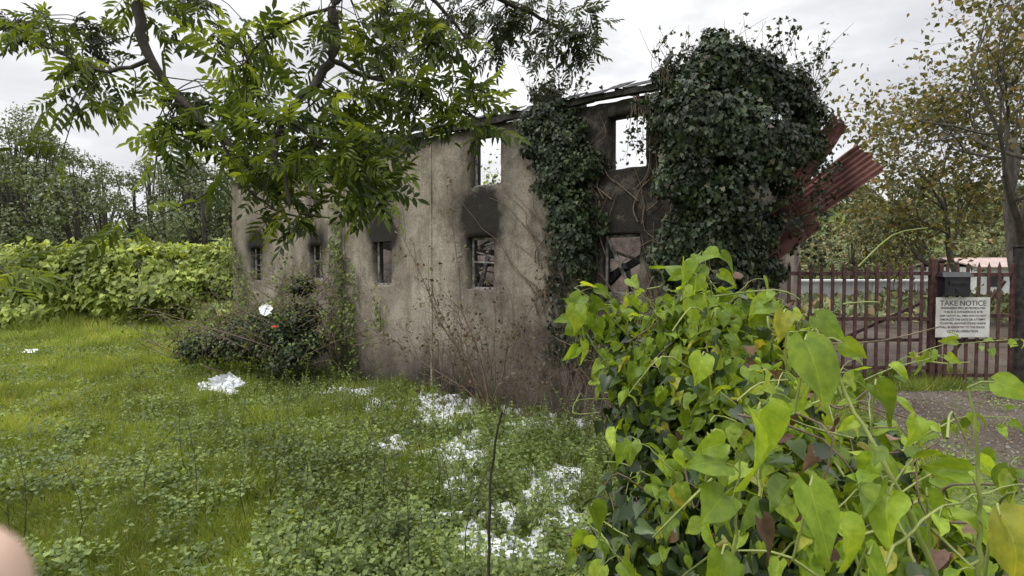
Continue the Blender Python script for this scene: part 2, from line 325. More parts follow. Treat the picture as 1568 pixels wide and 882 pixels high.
def wallgrid(name,s0,s1,z0,z1,wl,off,thick,mat,frame=W,topf=None,soot_shade_m=1.):
    se=set(np.round(np.arange(s0,s1,.11),3))|{s1}; ze=set(np.round(np.arange(z0,z1,.11),3))|{z1}
    def put(st,v):
        for q in list(st):
            if abs(q-v)<.05 and q not in edges: st.discard(q)
        st.add(v); edges.add(v)
    edges={s0,s1,z0,z1}
    for a,b,c,d in wl: put(se,a);put(se,b);put(ze,c);put(ze,d)
    se=np.array(sorted(se));ze=np.array(sorted(ze)); ns,nz=len(se),len(ze)
    S,Zz=np.meshgrid(se,ze); sc=(se[1:]+se[:-1])/2; zc=(ze[1:]+ze[:-1])/2
    SC,ZC=np.meshgrid(sc,zc); sol=np.ones(SC.shape,bool)
    for a,b,c,d in wl: sol&=~((SC>a)&(SC<b)&(ZC>c)&(ZC<d))
    if topf is not None: sol&=ZC<topf(SC)
    wob=(fbm(S*1.1,Zz*1.1,4)-.5)*.05
    ej=(hsh(S*31,Zz*17,5)-.5)*.022
    vf=frame(S+ej,Zz+ej[::-1],off)+0; vf[...,0]-=.6*wob; vf[...,1]-=.8*wob
    vb=frame(S,Zz,off-thick)
    V=np.concatenate([vf.reshape(-1,3),vb.reshape(-1,3)]); N=ns*nz; I=np.arange(N).reshape(nz,ns)
    Fc=[]
    for j in range(nz-1):
        for i in range(ns-1):
            if not sol[j,i]: continue
            a,b,c,d=I[j,i],I[j,i+1],I[j+1,i+1],I[j+1,i]
            Fc.append((a,b,c,d)); Fc.append((N+a,N+d,N+c,N+b))
            if j==0 or not sol[j-1,i]: Fc.append((a,N+a,N+b,b))
            if j==nz-2 or not sol[j+1,i]: Fc.append((d,c,N+c,N+d))
            if i==0 or not sol[j,i-1]: Fc.append((a,d,N+d,N+a))
            if i==ns-2 or not sol[j,i+1]: Fc.append((b,N+b,N+c,c))
    so=soot_shade_f(S,Zz).ravel()*soot_shade_m; so=np.concatenate([so,np.clip(so+.55,0,1.)])
    mo=(.6*np.exp(-Zz/.3)+.55*np.exp(-((S+1.9)/.35)**2)+.3*sst(-3.,-6.5,S)).ravel(); mo=np.clip(np.concatenate([mo,mo*0]),0,1)
    return mesh_np(name,V,np.array(Fc),mat,attrs={"soot_shade":so,"moss":mo})
kids=[]
kids.append(wallgrid("front_wall",-2.4,7.6,-.3,5.5,[w for w in wins if w[0]>-2.4],0,.3,M_wall))
kids.append(wallgrid("wing_wall",-7.6,-2.4,-.3,5.35,[w for w in wins if w[0]<-2.4],-.22,.3,M_wall,topf=lambda s:5.3-.25*(fbm(s*2,s*0,8)>.55)))
kids.append(wallgrid("rear_wall",-7.6,7.6,-.3,5.1,[(-.2,.6,2.3,3.3),(4.3,5.1,2.4,3.3),(2.4,3.1,2.3,3.3)],-4.5,.25,M_brick,topf=lambda s:4.75+.5*fbm(s*1.5,s*0,2)))
def E(s0):
    def f(t,z,off=0):
        t=np.asarray(t,float);z=np.asarray(z,float)
        return np.stack([-2.75+.8*s0+.6*t+.8*off+0*z,13-.6*s0+.8*t-.6*off+0*z,z+0*t],-1)
    return f
def endwall(name,s0):
    return wallgrid(name,.305,4.49,-.3,5.3,[],0,.3,M_wall,frame=E(s0),topf=lambda t:4.9+.4*fbm(t*2,t*0,6),soot_shade_m=.8)
kids.append(endwall("right_end_wall",7.6)); kids.append(endwall("left_end_wall",-7.3))
mb=MB(); d=np.array([.8,-.6,0]); n=np.array([-.6,-.8,0]); up=np.array([0,0,1.])
pts=[-.35,.5,1.3,2.3,3.3,4.2,5.2,6.2,7.4]; zz=[5.53,5.55,5.56,5.54,5.55,5.56,5.6,5.58,5.6]
for i in range(len(pts)-1):
    mb.beam(W(pts[i],zz[i],.06),W(pts[i+1]+.01,zz[i+1],.06),.13,.09+.02*(i%2))
for i in range(18):
    s=rng.uniform(-.3,7.2); mb.beam(W(s,5.62,.12),W(s+rng.uniform(-.1,.1),5.75+rng.random()*.15,-.6-rng.random()*.5),.06,.1)
kids.append(mb.obj("eaves_timbers",M_char,.006))
mb=MB(); s=-7.7
while s<7.4:
    w=rng.uniform(.22,.34)
    if not(-2.3<s<-1.6) and rng.random()<.9:
        o0=rng.uniform(.10,.2) if s>-2.4 else rng.uniform(-.1,0); zb=(5.635 if s>-2.4 else 5.42)+rng.uniform(-.02,.02)
        for r in range(1 if rng.random()<.5 else 2):
            a=W(s+w/2,zb+r*.09,o0-.22*r); b_=W(s+w/2,zb+r*.09+.16,o0-.22*r-.34)
            mb.box((a+b_)/2,(b_-a)/2,d*w*.49,np.cross(nrmz(b_-a),d)*.005)
    s+=w
kids.append(mb.obj("slate_roof_edge",M_slate))
mb=MB()
for k_,(a,b,c,e) in enumerate(wins):
    o0=-.14 if a>-2.4 else -.36; t=.02
    if k_ in(4,): continue
    mb.beam(W(a+t,c+t*2,o0),W(a+t,e,o0),.045,.04); mb.beam(W(b-t,c+t*2,o0),W(b-t,e-.1*(k_%2),o0),.045,.04)
    mb.beam(W(a,c+t,o0+.03),W(b,c+t,o0+.03),.09,.045)
    if k_ in (1,2): mb.beam(W(a+.05,e-.03,o0),W(b-.05,e-.03,o0),.05,.045)
    if k_==1: mb.beam(W(a+.05,c+.55,o0),W(b-.05,c+.53,o0),.04,.03); mb.beam(W(a+.1,c+.75,o0-.02),W(b-.05,c+.6,o0-.2),.04,.03)
    if k_ in (5,6): mb.beam(W((a+b)/2,c+.05,o0),W((a+b)/2,e,o0),.03,.03); mb.beam(W(a+.05,c+.5,o0),W(b-.05,c+.5,o0),.03,.03)
mb.beam(W(5.42,3.25,-.1),W(5.75,2.45,-.2),.07,.05)
kids.append(mb.obj("window_frames",M_frame,.004))
mb=MB()
for i in range(60):
    s=rng.uniform(-2,7); a=W(s,rng.uniform(.2,3.6),-rng.uniform(.7,4)); b_=W(s+rng.uniform(-2,2),rng.uniform(.3,4.2),-rng.uniform(.7,4))
    mb.beam(a,b_,.09,.14)
for s in np.arange(-7,7.4,.6):
    if rng.random()<.75: mb.beam(W(s,3.75,-.35),W(s+rng.uniform(-.2,.2),3.75-rng.random()*.8*(rng.random()<.4),-4.2+rng.random()*1.5),.06,.16)
kids.append(mb.obj("collapsed_joists",M_char))
mb=MB()
for i in range(12):
    s=rng.uniform(1,6.5); a=W(s,rng.uniform(1.6,3.2),-rng.uniform(.5,1.5)); b_=W(s+rng.uniform(-1.,1),rng.uniform(2.2,3.6),-rng.uniform(.6,2.5)); mb.beam(a,b_,.07,.04)
kids.append(mb.obj("fallen_laths",M_timber))
mb=MB()
for s,w in ((1.27,.05),(-1.75,.05)):
    mb.box(W(s,2.65,.0),d*w/2,n*.022,up*2.7)
kids.append(mb.obj("wall_joint_strips",M_wall,.01))
def sheet(name,c,ld,wd,L,Wd,pitch=.09,amp=.02,bend=0):
    ld=nrmz(np.array(ld,float)); wd=np.array(wd,float); wd=nrmz(wd-wd.dot(ld)*ld); nn_=np.cross(ld,wd)
    u_=np.linspace(-.5,.5,int(Wd/pitch*8)); v_=np.linspace(-.5,.5,22); U,Vv=np.meshgrid(u_,v_)
    z=amp*np.sin(U*Wd/pitch*2*np.pi)+bend*Vv**2+.07*(fbm(U*3,Vv*4,3)-.5)
    Vv=Vv*(1+.08*(vn(U*9,U*0,4)-.5))
    P=np.array(c)+U[...,None]*Wd*wd+Vv[...,None]*L*ld+z[...,None]*nn_
    nu=len(u_);I=np.arange(nu*22).reshape(22,nu)
    return mesh_np(name,P.reshape(-1,3),np.stack([I[:-1,:-1],I[:-1,1:],I[1:,1:],I[1:,:-1]],-1).reshape(-1,4),M_rust,smooth=True)
def sheetpx(name,a,b,Wd,wd,bend=0):
    a=sv(*a);b=sv(*b); return sheet(name,(a+b)/2,b-a,wd,np.linalg.norm(b-a),Wd,bend=bend)
kids.append(sheetpx("corrugated_sheet_a",(1120,395,10.4),(1332,240,9.1),.66,(-.45,.25,-.75),.12))
kids.append(sheetpx("corrugated_sheet_b",(1195,318,9.7),(1286,184,9.2),.4,(-.7,.1,-.45),.12))
kids.append(sheetpx("corrugated_sheet_c",(1100,440,10.2),(1246,334,9.8),.5,(-.4,.3,-.8)))
mb=MB(); mb.beam(sv(1195,330,9.9),sv(1272,275,9.7),.1,.12); mb.beam(sv(1150,250,9.8),sv(1292,200,9.5),.07,.1); mb.beam(sv(1150,380,9.6),sv(1245,325,9.6),.1,.1)
kids.append(mb.obj("projecting_rafters",M_char))
group("derelict_building",kids)

# ------------------------------------------------------------ ivy on building
def lumps(L,per,shell=.25):
    P=[];N=[]
    for c,r,k_ in L:
        n_=int(per*k_); dr=nrmz(rng.normal(size=(n_,3))); rr=(1-shell*rng.random((n_,1))**1.3)
        wob=1+.3*np.sin(dr[:,:1]*5+c[0]*9)*np.cos(dr[:,2:]*6+c[2]*5)
        P.append(np.array(c)+dr*np.array(r)*rr*wob); N.append(dr+rng.normal(size=(n_,3))*.5)
    return np.concatenate(P),np.concatenate(N)
L=[]
for px,py,Y_,rp,k_ in ((1100,100,8.5,46,.8),(1060,118,8.6,40,.6),(1150,122,8.6,48,.9),(1198,150,8.7,50,.9),(1232,180,8.9,34,.6),(1240,220,9,24,.35),(1080,190,8.35,75,1.2),
                  (1155,220,8.4,76,1.2),(1060,270,8.4,60,1),(1125,300,8.4,70,1.1),(1178,275,8.7,42,.8),(1210,215,8.7,36,.6),(1080,360,8.5,65,1),(1130,380,8.6,48,.9),
                  (1040,400,8.7,48,.7),(1165,350,9,30,.45),(1100,430,8.5,60,.9),(1030,170,8.7,38,.5),(1180,415,9,26,.3),(1095,66,8.5,22,.25),(1180,106,8.6,20,.2),(1225,132,8.8,18,.18),(1018,118,8.8,20,.2),(1130,90,8.5,24,.3),
                  (845,185,10.2,42,.8),(865,225,10.0,44,.8),(825,225,10.2,32,.6),(855,275,9.9,40,.7),(870,325,9.8,38,.6),(880,370,9.7,34,.5),(890,405,9.6,24,.35),(905,250,9.8,28,.3),(840,160,10.3,26,.4),(812,195,10.4,22,.35)):
    c=sv(px,py,Y_); r=rp/F*Y_; L.append((c,(r,r*.62,r),k_))
P,N=lumps(L,3000,.55); N[:,1]-=.35; N[:,2]+=.25
gap=vn(P[:,0]*2.6+P[:,1],P[:,2]*2.6,91)>.24; P,N=P[gap],N[gap]
tip=np.array([0,-.2,-1.])+rng.normal(size=P.shape)*.5
iv=[scatter("ivy_leaves",P,N,rng.uniform(.035,.085,len(P)),IVY,M_ivyb,tip=tip)]
n_=5200; s=rng.uniform(4.3,7.6,n_); z=rng.uniform(1.0,5.5,n_); k=fbm(s*1.3,z*1.3,12)+.22*np.abs(s-5.8)>.68
ok=np.ones(n_,bool)
for a,b,c,e in wins: ok&=~((s>a-.02)&(s<b+.02)&(z>c)&(z<e))
k&=ok; P=W(s[k],z[k],.05+.1*rng.random(k.sum())); N=np.tile([-.6,-.8,.2],(len(P),1))+rng.normal(size=P.shape)*.4
iv.append(scatter("ivy_wall_cover",P,N,rng.uniform(.05,.09,len(P)),IVY,M_ivyb,tip=np.array([0,0,-1.])+rng.normal(size=P.shape)*.5))
ln=[];tl=[]
for i in range(110):
    s=rng.uniform(4.0,7.2); z=rng.uniform(.2,4.0); p=[];ds=rng.normal()*.15
    for j in range(9):
        p.append(W(s,z,.035)); s+=ds+rng.normal()*.12; z+=rng.uniform(.15,.4)
        if z>5.4 or s>7.5: break
        if any(a<s<b and c<z<e for a,b,c,e in wins): break
    if len(p)>2: ln.append((curve(p,len(p)*3),(rng.uniform(.008,.018),.004)))
for i in range(190):
    q=rng.random(); a=sv(rng.uniform(1000,1260),rng.uniform(80,160),8.5) if q<.7 else sv(rng.uniform(810,890),rng.uniform(140,190),10.1)
    dd=np.array([rng.normal()*.5,rng.normal()*.2,1]); L_=rng.uniform(.25,.62); c=curve([a,a+dd*L_*.5,a+dd*L_+rng.normal(size=3)*.05],6); ln.append((c,(.006,.002)))
    if rng.random()<.65:
        for _ in range(8): tl.append(c[rng.integers(1,6)]+rng.normal(size=3)*.04)
for i in range(60):
    a=sv(rng.uniform(1180,1262),rng.uniform(150,400),8.9); e=a+np.array([rng.uniform(.05,.35),0,rng.uniform(-.5,.1)]); c=curve([a,(a+e)/2+[.05,0,.08],e],6); ln.append((c,(.006,.002)))
    for _ in range(10): tl.append(c[rng.integers(1,6)]+rng.normal(size=3)*.05)
for i in range(50):
    s=rng.uniform(5.5,7.2); c=curve([W(s,5.5,.1),W(s+rng.normal()*.1,5.0,.16),W(s+rng.normal()*.15,4.4+rng.random()*.4,.12)],6)
    if 5.45<s<5.85: continue
    ln.append((c,(.005,.002)))
    for _ in range(9): tl.append(c[rng.integers(1,6)]+rng.normal(size=3)*.04)
tl=np.array(tl); iv.append(scatter("ivy_shoot_leaves",tl,rng.normal(size=tl.shape)+[0,-.5,.4],rng.uniform(.04,.08,len(tl)),IVY,M_ivyb))
iv.append(tubes("ivy_stems",ln,M_twig,4)); group("ivy_on_building",iv)
ln=[];PP=[]
for s0,z1,zb in ((-1.9,3.8,0),(-1.7,3.3,.2),(-2.2,4.2,0),(-1.5,2.6,.3),(-.35,1.9,1.2),(-7.2,3.6,.3),(-7,3,.3),(-6.8,2.6,0),(-5.3,3.0,0),(-4.6,2.4,0),(-4.2,2.6,0),(-3.9,2.3,0),(-1.3,1.8,0),(-7.4,4,0)):
    of=.04 if s0>-2.4 else -.18; p=[];s=s0;z=zb
    while z<z1:
        p.append(W(s,z,of)); s+=rng.normal()*.07; z+=.2
        for _ in range(10): PP.append(W(s+rng.normal()*.09*(1 if s0>-2.4 else 2),z+rng.normal()*.1,of+.04+.08*rng.random()))
    if len(p)>2: ln.append((curve(p,len(p)*2),(.012,.004)))
PP=np.array(PP); N=np.tile([-.6,-.8,.3],(len(PP),1))+rng.normal(size=PP.shape)*.5
group("wall_climber",[tubes("climber_stems",ln,M_twig,4),scatter("climber_leaves",PP,N,rng.uniform(.05,.1,len(PP)),IVY,M_weed,tip=np.array([0,0,-1.])+rng.normal(size=PP.shape)*.6)])

# ------------------------------------------------------------ tree generator
def grow(p,dv,L_,r,lv,mx,out,tips,nb=3,spread=.7,grav=0.,seg=5,shr=.68):
    pts=[p.copy()];q=p.copy();dd=dv.copy()
    for i in range(seg):
        dd=nrmz(dd+rng.normal(size=3)*.13+np.array([0,0,grav])); q=q+dd*L_/seg; pts.append(q.copy())
    rads=np.linspace(r,r*.5,len(pts)); out.append((np.array(pts),rads))
    if lv>=mx:
        for f in (seg,seg-2,seg//2): tips.append((pts[f].copy(),dd.copy()))
        return
    for i in range(nb+(rng.random()<.5)):
        k_=rng.integers(max(1,seg//2),seg+1) if i else seg
        nd=nrmz(dd+rng.normal(size=3)*spread*(1 if i else .4))
        grow(pts[k_],nd,L_*shr*rng.uniform(.8,1.15),rads[k_]*.74,lv+1,mx,out,tips,nb,spread,grav,seg,shr)
def tree(name,stems,mx,leafmat_,lsz,lper,bark=M_bark,keep=1.,**kw):
    out=[];tips=[]
    for base,dv,L_,r in stems: grow(np.array(base,float),nrmz(np.array(dv,float)),L_,r,0,mx,out,tips,**kw)
    T=np.array([t[0] for t in tips]); T=T[rng.random(len(T))<keep]
    P=np.repeat(T,lper,0)+rng.normal(size=(len(T)*lper,3))*lsz*1.7
    N=rng.normal(size=P.shape)+np.array([0,0,.8])
    return group(name,[tubes("trunk_and_limbs",out,bark,5),scatter("foliage",P,N,rng.uniform(.6,1.2,len(P))*lsz,DIA,leafmat_,tip=rng.normal(size=P.shape)+[0,0,-.8])])
rs=rng; rng=np.random.default_rng(21)
tree("ash_tree_autumn",[([16.2,17.5,.6],[-.22,0,1],4.4,.36),([16.2,17.5,2.2],[-.75,-.1,.75],4.2,.17)],5,M_aut,.2,5,bark=M_barkl,nb=3,spread=.62,grav=.02,shr=.74,keep=.66)
tree("ash_tree_autumn",[([20.5,22,.6],[-.15,0,1],5,.34),([19.3,23.5,.6],[-.45,0,1],3.4,.2)],5,M_aut,.24,5,bark=M_barkl,nb=3,spread=.6,grav=.03,shr=.75,keep=.6)
tree("background_tree",[([-1.2,24,.4],[0,0,1],2.8,.16)],4,M_ash,.18,7,nb=3,spread=.7,shr=.72)
rng=rs

out=[];tips=[]
b0=W(3.6,0.05,.9)
for tx,ty,r in ((620,370,.026),(690,315,.026),(655,440,.018),(760,440,.018),(700,480,.02),(835,440,.016),(600,520,.014),(800,520,.016)):
    e=sv(tx,ty,10.9 if tx<780 else 10.2); m_=(b0+e)/2+rng.normal(size=3)*.1+np.array([0,0,.1]); c=curve([b0+rng.normal(size=3)*.05,b0*.75+e*.25+np.array([0,0,.15]),m_,e],10,.015)
    out.append((c,(r,.006)))
    for k_ in range(3,10):
        for _ in range(2): grow(c[k_],nrmz((c[k_]-c[k_-1])/.3+rng.normal(size=3)*.7),.55*rng.uniform(.5,1.1),.006,0,1,out,tips,nb=2,spread=.6,seg=4)
T=np.array([t[0] for t in tips]); P=T+rng.normal(size=T.shape)*.05; P=P[::2]
group("bare_sapling",[tubes("stems",out,M_twig,4),scatter("sapling_leaves",P,rng.normal(size=P.shape),rng.uniform(.06,.11,len(P)),DIA,M_sap)])
out=[];tips=[]
for i in range(80):
    s=rng.uniform(1.8,7.2); b=W(s,0.05,rng.uniform(.3,1.0)); dv=nrmz(np.array([rng.normal()*.4,rng.normal()*.3,1]))
    grow(b,dv,rng.uniform(.6,1.5),.008,0,2,out,tips,nb=2,spread=.6,grav=-.02,seg=5,shr=.6)
T=np.array([t[0] for t in tips]);P=T[::3]+rng.normal(size=T[::3].shape)*.07
group("wall_foot_brush",[tubes("stems",out,M_twig,4),scatter("brush_leaves",P,rng.normal(size=P.shape)+[0,0,.7],rng.uniform(.05,.09,len(P)),DIA,M_sap)])

L=[]
for px,py,Y_,rp,k_ in ((330,525,14.5,42,1),(380,525,13.8,48,1),(430,508,13.2,44,1.1),(465,485,13.6,32,.8),(445,545,12.9,45,1),(300,532,15,32,.7),(462,440,14.3,22,.4),(400,492,14.4,28,.6),(480,525,13.3,30,.6),(355,500,15.6,24,.5)):
    c=sv(px,py,Y_); r=rp/F*Y_; L.append((c,(r,r,r*.8),k_))
P,N=lumps(L,1400,.8); N[:,2]+=.6
ln=[];tl=[]
for i in range(200):
    c=L[rng.integers(len(L))][0]; a=c+rng.normal(size=3)*[.5,.4,.2]; e=a+rng.normal(size=3)*[.8,.4,.2]+[0,0,.55]; f=e+rng.normal(size=3)*[.6,.3,.2]-[0,0,.3]; c=curve([a,e,f],8); ln.append((c,(.010,.003)))
    for _ in range(9): tl.append(c[rng.integers(3,8)]+rng.normal(size=3)*.05)
tl=np.array(tl)
group("bramble_bush",[scatter("bramble_leaves",P,N,rng.uniform(.06,.12,len(P)),DIA,M_ivyb),scatter("bramble_shoot_leaves",tl,rng.normal(size=tl.shape)+[0,0,.8],rng.uniform(.06,.11,len(tl)),DIA,M_weed),
   scatter("bramble_fresh_leaves",P[::5]+[0,-.05,.06],N[::5],rng.uniform(.06,.11,len(P[::5])),DIA,M_weed),tubes("bramble_stems",ln,M_twig,4)])

# knotweed
n_=52000
x=rng.uniform(-34,-8.5,n_); t=rng.random(n_); top=3.3+.75*(fbm(x*.45,x*0+3,31)-.5)*2+.2*np.sin(x*.9)
yf=23.2+(fbm(x*.5,t*3,17)-.5)*3.0
front=rng.random(n_)<.62
z=np.where(front,.5+(top-.7)*t**.8,top+.3*(fbm(x*.9,t*6,8)-.5)*2); y=np.where(front,yf+(t**2)*1.2,yf+1.0+t*5)
P=np.stack([x,y,z],-1)+rng.normal(size=(n_,3))*.15
kg=vn(x*1.2,z*1.6,33)>.22; P=P[kg]; front=front[kg]
N=np.where(front[:,None],[0,-.8,.9],[0,-.25,1.])+rng.normal(size=P.shape)*.42
knot=scatter("knotweed_leaves",P,N,rng.uniform(.12,.25,len(P)),HEART,M_knot,tip=np.array([0,-.5,-.8])+rng.normal(size=P.shape)*.6,wid=np.full(len(P),1.25))
ln=[]
for i in range(260):
    x0=rng.uniform(-33,-9); a=np.array([x0,24+rng.random(),.4]); ln.append((curve([a,a+[rng.normal()*.1,0,1.6],a+[rng.normal()*.3,-.5,2.7]],5),(.014,.006)))
group("knotweed_hedge",[knot,tubes("knotweed_canes",ln,M_twig,4)])

def woods(name,trees,mat,lsz,per):
    L=[];ln=[]
    for x,y,h,r in trees:
        b=float(H(x,y))
        ln.append((curve([[x,y,b-.3],[x+.2,y,b+h*.4],[x,y,b+h*.75]],5),(r*.09,r*.03)))
        for j in range(10):
            a=rng.uniform(0,2*np.pi); zz_=rng.uniform(.22,.94); rad=r*math.sqrt(max(.05,1-(zz_*1.05-.3)**2))*rng.uniform(.2,.8)
            q=r*rng.uniform(.28,.5); L.append((np.array([x+math.cos(a)*rad,y+math.sin(a)*rad,b+h*zz_-q*.4]),(q,q,q*.8),q*q/(lsz*lsz)))
            ln.append((curve([[x,y,b+h*.35],[x+math.cos(a)*rad*.6,y+math.sin(a)*rad*.6,b+h*zz_*.8],[x+math.cos(a)*rad,y+math.sin(a)*rad,b+h*zz_+q*.3]],5),(r*.03,r*.006)))
    P,N=lumps(L,per,.6); N[:,2]+=.5; N[:,1]-=.15
    return group(name,[scatter("canopy",P,N,rng.uniform(.6,1.3,len(P))*lsz,DIA,mat),tubes("trunks",ln,M_bark,4)])
tr=[]
for i in range(62):
    y=rng.uniform(38,62); px=rng.uniform(-180,440); x=(px-784)/871*y
    h_=12.6+3.8*math.exp(-((px-40)/95)**2)+2.0*math.exp(-((px-245)/50)**2)-1.2*math.exp(-((px-150)/40)**2)+rng.uniform(-2.2,.5)
    tr.append((x,y,h_*y/50,rng.uniform(2.2,3.8)))
woods("distant_woodland",tr,M_wood,.28,8)
tr=[]
for i in range(230):
    y=rng.uniform(105,215); x=rng.uniform(.33,1.1)*y if i>60 else rng.uniform(-1.,.3)*y
    tr.append((x,y,rng.uniform(5,9),rng.uniform(3.5,6)))
woods("hillside_trees",tr,M_hill,1.0,7)
tr=[]
for i in range(18):
    y=rng.uniform(40,52); x=y*rng.uniform(.46,.66); tr.append((x,y,rng.uniform(3.6,6.0),rng.uniform(1.4,2.2)))
for i in range(16):
    y=rng.uniform(48,62); x=y*rng.uniform(.62,1.0); tr.append((x,y,rng.uniform(3.2,5.4),rng.uniform(1.4,2.4)))
woods("field_bushes",tr,M_hill,.26,8)
mb=MB(); c0=np.array([33.5,40,1.8]); mb.box(c0,[3.2,.0,0],[0,3,0],[0,0,1.0]); s1=mb.obj("shed_walls",M_shed)
mb=MB(); mb.box(c0+[0,-1.6,1.3],[3.4,0,0],[0,1.75,.34],[0,-.01,.04]); mb.box(c0+[0,1.6,1.3],[3.4,0,0],[0,1.75,-.34],[0,.01,.04]); s2=mb.obj("shed_roof",M_roofr)
mb=MB()
for i in range(3): mb.box(c0+[-2+2*i,-3.01,.1],[.45,0,0],[0,.02,0],[0,0,.4])
s3=mb.obj("shed_windows",M_black); group("yard_shed",[s1,s2,s3])
mb=MB(); c0=np.array([16.2,30,1.35])
mb.box(c0,[5.5,0,0],[0,1.2,0],[0,0,.65]); mb.box(c0+[0,0,.7],[5.6,0,0],[0,1.3,0],[0,0,.05])
for i in range(11): mb.box(c0+[-5.3+i*1.06,-1.23,0],[.04,0,0],[0,.03,0],[0,0,.64])
mb.obj("storage_container",M_shed)
P=np.stack([rng.uniform(8,24,4000),rng.uniform(17,29,4000),np.zeros(4000)],-1); P[:,2]=H(P[:,0],P[:,1])+.1+1.0*rng.random(4000)*fbm(P[:,0]*.5,P[:,1]*.5,3)
scatter("yard_weeds",P,rng.normal(size=P.shape)+[0,-.4,.6],rng.uniform(.15,.4,4000),DIA,M_hill,tip=rng.normal(size=P.shape)*.4+[0,0,1],zr=False)

# ------------------------------------------------------------ palisade gate
FY=9.0
def palis(mb,x0,x1,y,zb,zt,step,w=.034):
    x=x0
    while x<=x1:
        t=zt+rng.normal()*.012; dx=rng.normal()*.007
        b=len(mb.v)
        for zz_ in (zb,t-.09):
            for a,c in ((-1,-1),(1,-1),(1,1),(-1,1)): mb.v.append(np.array([x+a*w+dx*(zz_>zb),y+c*.006,zz_]))
        mb.v.append(np.array([x+dx,y,t]))
        mb.f+=[(b,b+1,b+5,b+4),(b+1,b+2,b+6,b+5),(b+2,b+3,b+7,b+6),(b+3,b,b+4,b+7),(b+4,b+5,b+8),(b+5,b+6,b+8),(b+6,b+7,b+8),(b+7,b+4,b+8),(b+3,b+2,b+1,b)]
        x+=step
mb=MB(); palis(mb,3.85,6.6,FY,.9,2.80,.176,.026); f1=mb.obj("pales",M_fence)
mb=MB()
for z in (2.62,1.9,1.12): mb.box([5.25,FY+.035,z],[1.4,0,0],[0,.025,0],[0,0,.03])
mb.beam([4.6,FY+.09,1.25],[6.55,FY+.09,2.15],.03,.05); mb.beam([4.6,FY+.12,1.55],[6.55,FY+.12,1.55],.03,.05)
for x in (3.75,6.68): mb.box([x,FY+.03,1.85],[.045,0,0],[0,.045,0],[0,0,1.0])
f2=mb.obj("rails_and_posts",M_fence,.004); group("palisade_fence",[f1,f2])
mb=MB(); palis(mb,6.86,7.85,FY-.03,.92,2.80,.165,.026); g1=mb.obj("gate_pales",M_fence)
mb=MB()
for z in (2.60,1.95,1.55,1.0): mb.box([7.35,FY+.012,z],[.6,0,0],[0,.022,0],[0,0,.03])
for x in (6.78,7.93): mb.box([x,FY+.0,1.85],[.03,0,0],[0,.03,0],[0,0,.93])
mb.beam([6.85,FY+.06,1.05],[7.85,FY+.06,2.5],.03,.05); mb.box([6.72,FY-.05,2.0],[.05,0,0],[0,.02,0],[0,0,.14])
g2=mb.obj("gate_frame",M_fence,.004); group("palisade_gate",[g1,g2])
mb=MB(); mb.box([8.02,FY-.02,1.95],[.07,0,0],[0,.07,0],[0,0,1.08]); mb.box([8.02,FY-.02,3.045],[.085,0,0],[0,.085,0],[0,0,.012]); mb.box([8.3,FY+.02,2.4],[.2,0,0],[0,.03,0],[0,0,.03])
mb.obj("gate_post",M_char,.008)
sy=FY-.085; c0=sv(1474,486,sy)
mb=MB(); mb.box(c0,[.425,0,0],[0,.004,0],[0,0,.315]); sp_=mb.obj("sign_plate",M_sign,.003)
tk=[sp_]
txt=[("TAKE NOTICE",.115,.22),("TRESPASSERS WILL BE PROSECUTED",.044,.145),("THIS IS A DANGEROUS SITE",.05,.085),("KEEP OUT AT ALL TIMES AND DO NOT",.041,.025),("OBSTRUCT THE GATE OR ATTEMPT",.044,-.035),("TO ENTER. ANYONE FOUND INSIDE",.044,-.095),("WILL BE REPORTED TO THE POLICE",.043,-.155),("CCTV IN OPERATION",.05,-.22)]
for i,(t,sz,dz) in enumerate(txt):
    cu=bpy.data.curves.new("sign_text_%d"%i,'FONT'); cu.body=t; cu.size=sz; cu.align_x='CENTER'; cu.align_y='CENTER'; cu.extrude=.0006; cu.offset=.0008
    ob=bpy.data.objects.new("sign_text_%d"%i,cu); scene.collection.objects.link(ob); ob.location=(c0[0],sy-.0055,c0[2]+dz); ob.rotation_euler=(R(90),0,0); cu.materials.append(M_ink); tk.append(ob)
group("warning_sign",tk)
cb=sv(1461,436,sy); mb=MB(); x,y,z=cb
mb.box([x,y,z-.02],[.20,0,0],[0,.075,0],[0,0,.15]); 
b=len(mb.v)
for a,c,e in ((-.25,-.11,.12),(.25,-.11,.12),(.25,.08,.13),(-.25,.08,.13),(-.21,-.03,.2),(.21,-.03,.2),(.21,.08,.2),(-.21,.08,.2)): mb.v.append(np.array([x+a,y+c,z+e]))
mb.f+=[tuple(b+q for q in f) for f in ((0,3,2,1),(4,5,6,7),(0,1,5,4),(1,2,6,5),(2,3,7,6),(3,0,4,7))]
mb.box([x,y-.085,z+.03],[.14,0,0],[0,.012,0],[0,0,.025]); mb.box([x+.0,y-.08,z-.09],[.03,0,0],[0,.006,0],[0,0,.035])
mb.obj("letter_box",M_black,.008)

